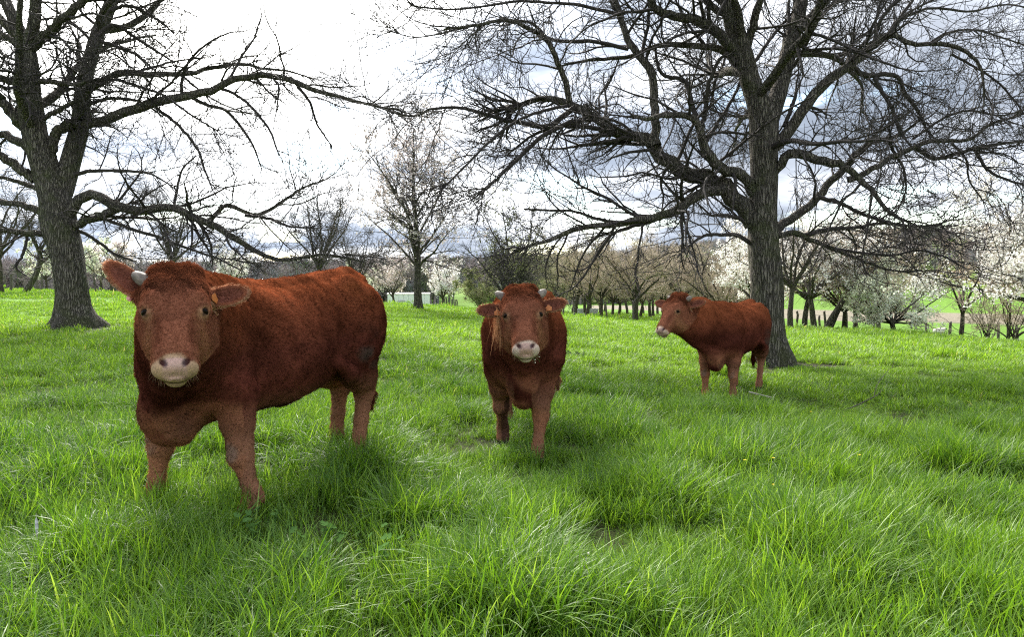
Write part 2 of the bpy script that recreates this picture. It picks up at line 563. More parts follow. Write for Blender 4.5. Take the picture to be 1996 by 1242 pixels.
# ------------------------------------------------------------------ the two big bare trees (limbs traced, twigs grown)
def big_tree(name, label, dist, base_px, zoom, limbs, stems, n2, n3, n4, seed, extra, flare, base_w):
    rg = np.random.default_rng(seed)
    sc, ox, oy = zoom
    base = on_ground(base_px, dist)
    root = thing(name, label, 'tree', tuple(base))
    mpp = dist / FPX

    def to3(pts, slope, d0=None, wmul=1.0):
        pts = np.asarray(pts, float)
        px = ox + pts[:, 0] / sc
        py = oy + pts[:, 1] / sc
        rad = pts[:, 2] / sc * mpp * .5 * wmul / np.sqrt(1 + ((px - CX) / FPX) ** 2)
        run = np.concatenate([[0], np.cumsum(np.hypot(np.diff(px), np.diff(py)))]) * mpp
        d0 = dist if d0 is None else d0
        dd = d0 + slope * run * (1 - .15 * np.sin(run))
        return np.concatenate([px2w(px, py, dd), rad[:, None]], 1)

    # trunk and stems
    bt = []
    for k, pts in enumerate(stems):
        q = to3(pts, [0, .25, -.3, .4, -.2][k % 5] if k else 0)
        if k == 0:
            g = q[0].copy()
            g[2] = base[2] - .25
            q = np.vstack([g[None], q])
        Q = catmull(q, 40 if k == 0 else 22)
        bt.append((Q[None, :, :3], Q[None, :, 3], 26 if k == 0 else 14))
    # the trunk gets a root flare with uneven buttresses
    L1 = []
    for pts, slope in limbs:
        q = to3(pts, slope)
        # swell at the collar
        Q = catmull(q, 26)
        Q[1:-1, :3] += rg.normal(size=(24, 3)) * Q[1:-1, 3:4] * .18
        L1.append(Q)
    # further limbs, reaching towards and away from the viewer
    for (t, ang, elev, ln, rad) in extra:
        st = bt[0][0][0] if t < 1 else bt[1][0][0]
        kk = int((t % 1) * (len(st) - 1))
        p = st[kk].copy()
        dv = np.array([math.cos(ang) * math.cos(elev), math.sin(ang) * math.cos(elev), math.sin(elev)])
        pts = [np.append(p, rad)]
        for s in range(1, 9):
            dv = nrm(dv + rg.normal(size=3) * .16 + np.array([0, 0, .02]))
            p = p + dv * ln / 8
            pts.append(np.append(p, rad * (1 - .1 * s)))
        L1.append(catmull(np.array(pts), 26))
    P1 = np.stack([q[:, :3] for q in L1])
    R1 = np.maximum(np.stack([q[:, 3] for q in L1]), .012)
    big = R1[:, 0] > .06
    bt.append((P1[big], R1[big], 10))
    sm = [(P1[~big], R1[~big], 7)] if (~big).any() else []
    # stems also carry side branches
    PS = np.concatenate([P1] + [np.stack([catmull(np.concatenate([b[0][0], b[1][0][:, None]], 1), 26)[:, :3]]) for b in bt[1:len(stems)]])
    RS = np.concatenate([R1] + [np.stack([catmull(np.concatenate([b[0][0], b[1][0][:, None]], 1), 26)[:, 3]]) for b in bt[1:len(stems)]])
    RSc = np.minimum(RS, .09)
    B2 = spawn(rg, PS, RSc, n2, .18, 1.0, (1.1, 3.5), (28, 75), (.25, .50), 10, .18, .03, .02, .010, .4)
    tips = spawn(rg, P1, np.minimum(R1, .06), len(P1) * 4, .93, 1.0, (1.2, 2.4), (8, 45), (.5, .8), 10, .17, .02, .02, .010, .35)
    P2 = np.concatenate([B2[0], tips[0]])
    R2 = np.concatenate([B2[1], tips[1]])
    zl = base[2] + 1.8
    P2[..., 2] = np.where(P2[..., 2] < zl, zl - (zl - P2[..., 2]) * .5, P2[..., 2])
    P3, R3 = spawn(rg, P2, R2, n3, .15, 1.0, (.40, 1.25), (25, 70), (.4, .7), 7, .21, .02, .05, .006, .5)
    P4, R4 = spawn(rg, P3, R3, n4, .15, 1.0, (.14, .48), (25, 65), (.5, .8), 4, .24, .0, .12, .0045, .6)
    # short spurs straight on the limbs
    P5, R5 = spawn(rg, PS, np.minimum(RS, .02), n3 // 4, .05, 1.0, (.15, .7), (40, 90), (.4, .6), 5, .22, .0, .08, .005, .5)
    V, Q = tubes(bt)
    nt = 40 * 26
    # root flare
    tv = V[:nt].reshape(40, 26, 3)
    cen = tv.mean(1, keepdims=True)
    h = cen[:, :, 2:3] - base[2]
    th = np.arctan2(tv[:, :, 1:2] - cen[:, :, 1:2], tv[:, :, 0:1] - cen[:, :, 0:1])
    fl = 1 + flare * np.exp(-np.maximum(h, 0) / .28) * (.55 + .9 * np.abs(np.sin(th * 2.5 + seed)) ** 2.0 + .30 * np.sin(th * 3 + 2.1 * seed))
    rough = 1 + .05 * np.sin(th * 4 + h * 2.1) + .035 * np.sin(th * 7 - h * 3.7 + seed)
    V[:nt] = (cen + (tv - cen) * fl * rough).reshape(-1, 3)
    V -= base
    add_obj('trunk', mk_mesh('trunk', V, Q), M_BARK, root)
    V, Q = tubes(sm + [(P2, R2, 4), (P3, R3, 3), (P4, R4, 3), (P5, R5, 3)])
    V -= base
    add_obj('crown', mk_mesh('crown', V, Q), M_TWIG, root)
    return root


ZR = (2.11, 1050.0, 0.0)
stemsR = [
    [(970, 1487, 150), (945, 1400, 140), (938, 1180, 132), (925, 1000, 130), (921, 900, 124), (925, 800, 116), (926, 700, 112), (926, 600, 112), (925, 500, 116), (905, 430, 95), (870, 330, 84), (840, 220, 84), (810, 130, 80), (790, 50, 68), (770, -40, 58), (740, -200, 45), (720, -400, 26), (700, -600, 10)],
    [(930, 560, 90), (950, 480, 85), (975, 420, 76), (1000, 330, 70), (1030, 200, 68), (1060, 100, 64), (1080, 0, 58), (1100, -130, 46), (1105, -330, 30), (1130, -560, 10)],
]
limbsR = [
    ([(880, 930, 70), (870, 900, 78), (820, 830, 78), (750, 760, 78), (680, 735, 70), (600, 710, 64), (540, 670, 60), (490, 620, 58), (460, 580, 50), (400, 560, 45), (320, 545, 42), (260, 500, 38), (200, 470, 36), (140, 430, 32), (60, 410, 28), (0, 405, 26), (-60, 425, 22), (-130, 465, 18)], .12),
    ([(485, 600, 44), (480, 560, 40), (482, 480, 36), (475, 400, 35), (470, 310, 34), (440, 260, 32), (395, 210, 30), (360, 140, 28), (335, 60, 26), (310, 0, 24), (280, -90, 20), (270, -220, 12)], .2),
    ([(130, 430, 26), (105, 320, 24), (70, 240, 22), (30, 160, 20), (-40, 120, 17), (-130, 80, 14), (-220, 95, 12), (-390, 120, 8)], -.3),
    ([(150, 440, 24), (40, 518, 22), (-80, 505, 20), (-170, 485, 17), (-270, 455, 15), (-360, 440, 13), (-450, 452, 12), (-520, 478, 10), (-620, 455, 7), (-700, 420, 5)], .25),
    ([(210, 490, 22), (90, 518, 20), (0, 570, 18), (-70, 640, 15), (-150, 715, 12), (-240, 800, 8)], -.35),
    ([(300, 540, 20), (170, 520, 18), (60, 525, 16), (-30, 560, 12), (-110, 620, 9)], .4),
    ([(880, 800, 44), (860, 750, 46), (830, 710, 46), (760, 690, 44), (700, 640, 42), (672, 560, 36), (660, 520, 32), (620, 480, 28), (560, 470, 24), (500, 475, 20), (440, 490, 14), (380, 470, 10)], -.35),
    ([(672, 560, 24), (640, 460, 22), (620, 380, 20), (600, 330, 18), (520, 310, 16), (490, 270, 14), (480, 200, 10)], .3),
    ([(668, 545, 22), (690, 420, 18), (700, 340, 16), (740, 250, 14), (780, 215, 10)], -.4),
    ([(690, 580, 20), (740, 500, 16), (800, 400, 14), (830, 330, 10)], .5),
    ([(770, 775, 44), (740, 778, 46), (660, 800, 44), (600, 840, 40), (520, 880, 36), (430, 900, 32), (330, 920, 26), (230, 930, 22), (150, 940, 20), (60, 985, 15), (0, 1000, 12), (-100, 1030, 8)], -.45),
    ([(600, 845, 22), (480, 902, 20), (340, 946, 15), (300, 960, 10)], -.1),
    ([(330, 915, 16), (240, 900, 14), (150, 870, 12), (40, 865, 10), (-60, 860, 8)], .4),
    ([(870, 930, 18), (830, 900, 18), (790, 890, 16), (700, 885, 11)], -.3),
    ([(870, 1000, 20), (810, 965, 18), (740, 965, 15), (680, 970, 13), (620, 1010, 9), (570, 1060, 6)], -.5),
    ([(820, 260, 50), (790, 230, 40), (740, 195, 30), (640, 190, 26), (560, 185, 22), (480, 190, 20), (380, 230, 18), (280, 240, 15), (180, 250, 12), (60, 280, 8)], .3),
    ([(825, 230, 55), (800, 190, 46), (750, 150, 44), (690, 100, 42), (620, 70, 38), (540, 60, 34), (480, 30, 32), (440, -30, 26), (400, -140, 18)], -.2),
    ([(790, 80, 40), (770, 55, 34), (730, 40, 30), (690, 0, 28), (640, -80, 20), (600, -200, 12)], .3),
    ([(860, 190, 30), (880, 110, 34), (895, 50, 32), (912, 0, 28), (930, -90, 18), (960, -200, 10)], -.5),
    ([(885, 260, 18), (960, 150, 15), (1020, 80, 13), (1070, 20, 10)], .6),
    ([(1065, 120, 40), (1090, 100, 40), (1130, 60, 38), (1180, 0, 34), (1240, -90, 26), (1300, -220, 14)], .2),
    ([(950, 620, 50), (985, 590, 54), (1040, 520, 50), (1100, 430, 48), (1160, 360, 45), (1230, 300, 42), (1290, 260, 38), (1350, 200, 34), (1420, 150, 28), (1470, 145, 24), (1530, 180, 20), (1620, 180, 19), (1700, 185, 18), (1770, 220, 16), (1810, 260, 14), (1830, 340, 11), (1830, 440, 7)], -.15),
    ([(1290, 275, 26), (1350, 310, 24), (1430, 305, 22), (1480, 320, 20), (1510, 390, 18), (1550, 440, 15), (1600, 540, 10)], .25),
    ([(1380, 320, 20), (1420, 390, 18), (1460, 460, 16), (1480, 530, 13), (1530, 600, 9)], -.4),
    ([(1430, 150, 20), (1480, 80, 17), (1530, 10, 14), (1590, -70, 9)], .3),
    ([(1010, 520, 18), (1040, 440, 18), (1060, 380, 14)], .2),
    ([(960, 720, 40), (985, 690, 40), (1020, 640, 40), (1080, 635, 40), (1130, 650, 38), (1200, 670, 36), (1260, 680, 33), (1310, 730, 28), (1370, 780, 22), (1420, 850, 18), (1470, 890, 14), (1530, 920, 9)], -.4),
    ([(960, 970, 40), (985, 940, 40), (1050, 890, 38), (1120, 840, 36), (1180, 770, 34), (1250, 700, 32), (1310, 630, 28), (1380, 580, 24), (1430, 570, 20), (1500, 545, 15), (1580, 480, 10)], .2),
    ([(1270, 740, 30), (1340, 715, 26), (1430, 660, 24), (1530, 610, 23), (1600, 580, 21), (1700, 580, 18), (1780, 570, 15), (1860, 510, 12), (1960, 480, 9)], -.2),
    ([(1540, 600, 22), (1620, 650, 20), (1700, 640, 18), (1790, 610, 17), (1900, 590, 15), (1996, 580, 13), (2100, 560, 8)], .3),
    ([(1790, 612, 16), (1850, 700, 14), (1930, 740, 12), (1996, 760, 9), (2060, 790, 6)], -.3),
    ([(1150, 810, 22), (1250, 840, 18), (1330, 880, 16), (1420, 910, 15), (1540, 930, 12), (1660, 920, 8)], -.6),
    ([(960, 985, 28), (990, 968, 26), (1060, 960, 24), (1150, 1000, 20), (1250, 1040, 16), (1350, 1080, 13), (1440, 1110, 10), (1530, 1120, 7)], -.3),
    ([(1060, 965, 20), (1110, 965, 22), (1180, 945, 22), (1280, 940, 18), (1400, 920, 14), (1500, 925, 10), (1600, 960, 7)], .45),
    ([(1200, 1020, 13), (1330, 1040, 12), (1450, 1050, 11), (1560, 1030, 10), (1650, 1050, 9), (1720, 1080, 6)], -.5),
    ([(1440, 580, 16), (1470, 640, 14), (1500, 690, 12), (1510, 780, 9), (1480, 860, 6)], .2),
    ([(1700, 590, 12), (1760, 660, 11), (1770, 740, 9), (1830, 830, 6)], .2),
]
for pl, wz, sl in [
    ([(1225, 95), (1150, 80), (1074, 76), (1040, 45), (990, 40), (930, 48), (870, 62), (810, 72), (760, 60)], 18, .2),
    ([(1215, 30), (1140, 12), (1080, 5), (1010, 2), (940, 12), (870, 18), (800, 10)], 15, -.3),
    ([(1735, 70), (1760, 35), (1820, 15), (1890, 22), (1960, 8), (2020, 20)], 15, .3),
    ([(1700, 85), (1730, 20), (1790, -20), (1860, -40)], 14, -.3),
    ([(1810, 85), (1850, 62), (1900, 58), (1950, 72), (2010, 92)], 12, .2),
    ([(1855, 105), (1900, 130), (1945, 160), (1985, 205), (2020, 260)], 12, -.3),
    ([(1780, 270), (1840, 230), (1890, 215), (1950, 225), (2010, 210)], 13, .3),
    ([(1560, 60), (1600, 30), (1640, -10), (1700, -50)], 16, .3),
    ([(1110, 205), (1060, 215), (1000, 240), (950, 280), (900, 330), (860, 370)], 14, -.4)]:
    limbsR.append(([((x - 1050) * 2.11, y * 2.11, wz * (1 - .1 * k)) for k, (x, y) in enumerate(pl)], sl))
extraR = [(.55, -1.3, .5, 5.0, .10), (.6, 1.7, .5, 5.5, .10), (.5, 1.2, .2, 5.0, .08), (.66, -2.2, .7, 5.0, .09), (.45, -1.0, .12, 3.6, .06), (1.5, 1.9, .6, 4.5, .08), (1.6, -.9, .6, 4.5, .08), (1.3, .5, .5, 4.5, .08), (.72, 2.6, .6, 5, .08), (1.7, .2, .7, 4, .07)]
big_tree('walnut_tree', 'large bare spreading tree with dark furrowed trunk behind the right cow', 14.4, 1507, ZR, limbsR, stemsR, 640, 7000, 20500, 4, extraR, .28, 150)

ZL = (1.882, 0.0, 0.0)
stemsL = [
    [(278, 1222, 135), (270, 1150, 130), (262, 1060, 126), (255, 1000, 128), (238, 900, 130), (212, 800, 136), (200, 720, 122), (165, 610, 112), (132, 510, 102), (112, 400, 96), (102, 300, 90), (95, 200, 84), (88, 150, 60), (55, 80, 50), (20, 0, 44), (-30, -130, 34), (-60, -330, 14)],
    [(205, 760, 90), (235, 680, 86), (265, 570, 80), (290, 480, 75), (300, 400, 70), (305, 320, 63), (330, 220, 58), (360, 120, 56), (400, 30, 54), (425, -40, 50), (470, -180, 40), (520, -360, 26), (560, -560, 10)],
    [(95, 190, 60), (120, 110, 50), (130, 40, 46), (132, -40, 42), (150, -200, 30), (160, -400, 12)],
]
limbsL = [
    ([(100, 190, 40), (140, 150, 38), (190, 110, 36), (240, 60, 34), (310, 0, 30), (380, -60, 24), (470, -150, 14)], -.3),
    ([(290, 465, 40), (330, 448, 42), (400, 435, 40), (500, 395, 37), (600, 370, 34), (700, 345, 31), (780, 330, 28), (830, 300, 26), (900, 280, 24), (1000, 280, 22), (1080, 300, 20), (1150, 330, 17), (1250, 355, 13), (1340, 380, 10), (1440, 400, 7)], -.12),
    ([(300, 340, 34), (330, 325, 32), (380, 295, 30), (460, 265, 27), (540, 272, 23), (640, 270, 20), (720, 265, 18), (800, 245, 16), (900, 235, 13), (960, 250, 11), (1060, 260, 8), (1150, 290, 6)], .25),
    ([(235, 810, 45), (262, 780, 46), (285, 740, 44), (330, 715, 42), (380, 725, 41), (430, 755, 40), (500, 770, 38), (560, 768, 34), (640, 760, 31), (700, 795, 29), (780, 820, 27), (850, 870, 23), (920, 915, 19), (1000, 950, 16), (1080, 950, 13), (1160, 935, 11), (1240, 940, 8), (1330, 960, 5)], -.18),
    ([(250, 850, 36), (280, 825, 36), (340, 800, 34), (400, 778, 32), (450, 762, 26)], -.15),
    ([(760, 815, 20), (790, 790, 19), (830, 752, 18), (880, 770, 16), (930, 790, 16), (980, 775, 14), (1050, 730, 12), (1110, 690, 9), (1190, 660, 6)], .3),
    ([(900, 790, 14), (980, 800, 12), (1060, 830, 9), (1150, 835, 6)], -.3),
    ([(640, 755, 12), (650, 690, 10), (670, 620, 8), (720, 570, 5)], .2),
    ([(270, 845, 16), (310, 855, 15), (350, 880, 14), (420, 930, 12), (500, 960, 8)], .3),
    ([(390, 805, 16), (440, 825, 15), (500, 845, 14), (580, 870, 13), (700, 915, 11), (800, 950, 8), (880, 990, 5)], -.4),
    ([(275, 640, 18), (320, 628, 16), (400, 625, 14), (500, 630, 11), (560, 640, 8), (640, 690, 5)], -.4),
    ([(310, 390, 18), (340, 378, 16), (400, 360, 14), (480, 365, 12), (530, 380, 9), (600, 430, 6)], .4),
    ([(180, 600, 44), (190, 550, 42), (200, 500, 42), (240, 462, 40), (300, 440, 38)], .05),
    ([(150, 440, 22), (200, 412, 20), (260, 380, 17), (330, 350, 12)], -.3),
    ([(560, 385, 14), (650, 455, 12), (720, 540, 10), (750, 620, 8), (780, 700, 5)], -.3),
    ([(690, 350, 15), (760, 385, 14), (820, 400, 13), (880, 460, 11), (930, 540, 8), (960, 620, 5)], .3),
    ([(800, 320, 13), (870, 350, 12), (930, 400, 10), (990, 480, 8), (1020, 560, 5)], -.4),
    ([(1080, 300, 12), (1140, 380, 10), (1160, 450, 8), (1220, 540, 5)], .4),
    ([(420, 290, 13), (520, 320, 12), (600, 350, 10), (700, 420, 8), (800, 480, 5)], -.5),
    ([(360, 130, 18), (420, 90, 16), (500, 140, 13), (580, 190, 10), (640, 230, 6)], .3),
    ([(370, 150, 16), (430, 170, 14), (500, 200, 11), (560, 250, 7)], -.5),
    ([(400, 40, 18), (470, 20, 14), (560, 60, 10), (640, 120, 6)], .2),
    ([(100, 470, 55), (80, 455, 52), (30, 400, 46), (0, 360, 40), (-70, 290, 30), (-160, 250, 18)], -.2),
    ([(120, 550, 44), (100, 538, 42), (40, 510, 36), (0, 490, 32), (-90, 470, 24), (-200, 480, 12)], .25),
    ([(130, 660, 44), (110, 645, 42), (60, 610, 38), (0, 570, 34), (-90, 530, 24), (-200, 520, 12)], -.3),
    ([(150, 700, 22), (130, 690, 22), (60, 665, 18), (0, 650, 16), (-100, 650, 9)], .4),
    ([(170, 800, 32), (150, 778, 32), (90, 755, 28), (0, 745, 24), (-100, 760, 16), (-220, 800, 8)], .1),
    ([(190, 880, 30), (170, 862, 30), (100, 855, 26), (0, 845, 22), (-110, 860, 14), (-240, 900, 7)], -.25),
    ([(90, 180, 28), (70, 160, 27), (30, 140, 25), (0, 120, 22), (-90, 60, 12)], .3),
    ([(105, 300, 22), (60, 290, 22), (0, 290, 20), (-110, 270, 10)], -.3),
    ([(110, 310, 24), (150, 298, 23), (200, 300, 21), (280, 310, 17), (340, 290, 12)], -.2),
    ([(100, 860, 14), (95, 900, 13), (80, 940, 12), (60, 980, 9), (90, 1010, 6)], -.2),
]
extraL = [(.5, -1.4, .4, 5.0, .12), (.55, 1.5, .4, 6, .12), (.6, 2.0, .5, 5, .10), (.6, -1.9, .3, 5, .09), (1.5, 1.0, .5, 5, .09), (1.5, -1.0, .5, 4.5, .08), (1.6, -.3, .4, 4.5, .08), (.7, -2.4, .6, 5, .1)]
big_tree('walnut_tree', 'large bare tree with forked trunk and flared roots left of the left cow', 18.0, 145, ZL, limbsL, stemsL, 450, 5600, 16000, 9, extraL, .62, 140)
# ------------------------------------------------------------------ cows (one continuous surface each, polygonised from a smooth field)
class Field:
    def __init__(self, lo, hi, h):
        self.lo = np.array(lo, float)
        self.h = h
        self.n = np.ceil((np.array(hi) - self.lo) / h).astype(int) + 1
        self.a = np.full(self.n, 9.0, np.float32)

    def sub(self, lo, hi):
        i0 = np.clip(np.floor((np.array(lo) - self.lo) / self.h).astype(int), 0, self.n - 1)
        i1 = np.clip(np.ceil((np.array(hi) - self.lo) / self.h).astype(int) + 1, 1, self.n)
        ax = [(self.lo[k] + np.arange(i0[k], i1[k]) * self.h).astype(np.float32) for k in range(3)]
        return tuple(slice(i0[k], i1[k]) for k in range(3)), ax[0][:, None, None], ax[1][None, :, None], ax[2][None, None, :]

    def add(self, lo, hi, fn, k):
        sl, x, y, z = self.sub(np.array(lo) - k * 1.5 - .02, np.array(hi) + k * 1.5 + .02)
        v = fn(x, y, z)
        a = self.a[sl]
        hh = np.maximum(k - np.abs(a - v), 0) / k
        self.a[sl] = np.minimum(a, v) - hh * hh * k * .25

    def cut(self, lo, hi, fn, k):
        sl, x, y, z = self.sub(np.array(lo) - k, np.array(hi) + k)
        v = -fn(x, y, z)
        a = self.a[sl]
        hh = np.maximum(k - np.abs(a - v), 0) / k
        self.a[sl] = np.maximum(a, v) + hh * hh * k * .25

    def cone(self, a, b, ra, rb, k=.05, cut=False):
        a = np.array(a, float)
        b = np.array(b, float)
        d_ = b - a
        L2 = float(d_ @ d_) + 1e-9
        m = max(ra, rb)

        def fn(x, y, z):
            t = np.clip(((x - a[0]) * d_[0] + (y - a[1]) * d_[1] + (z - a[2]) * d_[2]) / L2, 0, 1)
            return np.sqrt((x - a[0] - t * d_[0]) ** 2 + (y - a[1] - t * d_[1]) ** 2 + (z - a[2] - t * d_[2]) ** 2) - (ra + (rb - ra) * t)
        (self.cut if cut else self.add)(np.minimum(a, b) - m, np.maximum(a, b) + m, fn, k)

    def chain(self, pts, k=.05, rk=1.0):
        for p, q in zip(pts[:-1], pts[1:]):
            self.cone(p[:3], q[:3], p[3] * rk, q[3] * rk, k)

    def ell(self, c, r, k=.05, R=None, cut=False):
        c = np.array(c, float)
        r = np.array(r, float)
        R = np.eye(3) if R is None else np.array(R, float)   # columns = local axes
        ext = np.abs(R) @ r

        def fn(x, y, z):
            dx, dy, dz = x - c[0], y - c[1], z - c[2]
            q = [(dx * R[0, i] + dy * R[1, i] + dz * R[2, i]) / r[i] for i in range(3)]
            k0 = np.sqrt(q[0] ** 2 + q[1] ** 2 + q[2] ** 2)
            k1 = np.sqrt((q[0] / r[0]) ** 2 + (q[1] / r[1]) ** 2 + (q[2] / r[2]) ** 2) + 1e-6
            return k0 * (k0 - 1) / k1
        (self.cut if cut else self.add)(c - ext, c + ext, fn, k)

    def mesh(self):
        A = self.a
        s = (A < 0)
        nx, ny, nz = A.shape
        cnt = np.zeros((nx - 1, ny - 1, nz - 1), np.int8)
        for i in (0, 1):
            for j in (0, 1):
                for k in (0, 1):
                    cnt += s[i:nx - 1 + i, j:ny - 1 + j, k:nz - 1 + k]
        act = (cnt > 0) & (cnt < 8)
        ids = np.full(act.shape, -1, np.int64)
        ii = np.argwhere(act)
        ids[act] = np.arange(len(ii))
        acc = np.zeros((len(ii), 3))
        num = np.zeros(len(ii))
        cor = [(i, j, k) for i in (0, 1) for j in (0, 1) for k in (0, 1)]
        vals = {c: A[ii[:, 0] + c[0], ii[:, 1] + c[1], ii[:, 2] + c[2]].astype(float) for c in cor}
        for c in cor:
            for ax in range(3):
                if c[ax] == 0:
                    e = list(c)
                    e[ax] = 1
                    e = tuple(e)
                    v0, v1 = vals[c], vals[e]
                    x = (v0 < 0) != (v1 < 0)
                    t = np.where(x, v0 / np.where(v0 - v1 == 0, 1, v0 - v1), 0)
                    p = np.tile(np.array(c, float), (len(ii), 1))
                    p[:, ax] += t
                    acc += p * x[:, None]
                    num += x
        V = self.lo + (ii + acc / num[:, None]) * self.h
        Q = []
        for ax in range(3):
            sl0 = [slice(None)] * 3
            sl1 = [slice(None)] * 3
            sl0[ax] = slice(0, -1)
            sl1[ax] = slice(1, None)
            a0, a1 = s[tuple(sl0)], s[tuple(sl1)]
            e = np.argwhere(a0 != a1)
            b, c = (ax + 1) % 3, (ax + 2) % 3
            e = e[(e[:, b] > 0) & (e[:, c] > 0) & (e[:, b] < A.shape[b] - 1) & (e[:, c] < A.shape[c] - 1)]
            fl = a0[e[:, 0], e[:, 1], e[:, 2]]
            o = []
            for db, dc in ((-1, -1), (0, -1), (0, 0), (-1, 0)):
                f = e.copy()
                f[:, b] += db
                f[:, c] += dc
                o.append(ids[f[:, 0], f[:, 1], f[:, 2]])
            q = np.stack(o, 1)
            q[~fl] = q[~fl][:, ::-1]
            Q.append(q)
        return V, np.vstack(Q)


def smooth_tab(tab, n=240, sg=7):
    tab = np.array(tab, float)
    x = np.linspace(tab[0, 0], tab[-1, 0], n)
    k = np.exp(-.5 * (np.arange(-3 * sg, 3 * sg + 1) / sg) ** 2)
    k /= k.sum()
    cols = []
    for c in range(1, tab.shape[1]):
        v = np.interp(x, tab[:, 0], tab[:, c])
        p = np.concatenate([2 * v[0] - v[3 * sg:0:-1], v, 2 * v[-1] - v[-2:-3 * sg - 2:-1]])
        cols.append(np.convolve(p, k, 'valid'))
    return x, cols


TRUNK = [(-1.00, 1.17, 1.00, .07), (-.96, 1.25, .90, .17), (-.86, 1.36, .83, .25), (-.72, 1.40, .76, .295), (-.58, 1.40, .70, .325),
         (-.42, 1.365, .63, .355), (-.20, 1.345, .575, .385), (.0, 1.34, .555, .385), (.20, 1.355, .55, .355), (.38, 1.38, .545, .315),
         (.52, 1.36, .54, .28), (.66, 1.27, .54, .215), (.78, 1.14, .58, .14), (.84, 1.04, .68, .08)]
HEAD = [(-.075, .06, .02, .04), (-.05, .10, .055, .075), (0, .132, .086, .11), (.07, .143, .102, .15), (.15, .143, .110, .18), (.22, .124, .106, .185),
        (.29, .101, .096, .165), (.36, .088, .088, .125), (.42, .088, .082, .095), (.47, .092, .082, .08), (.51, .095, .078, .068), (.54, .088, .062, .058), (.562, .062, .03, .035), (.572, .03, .0, .02)]


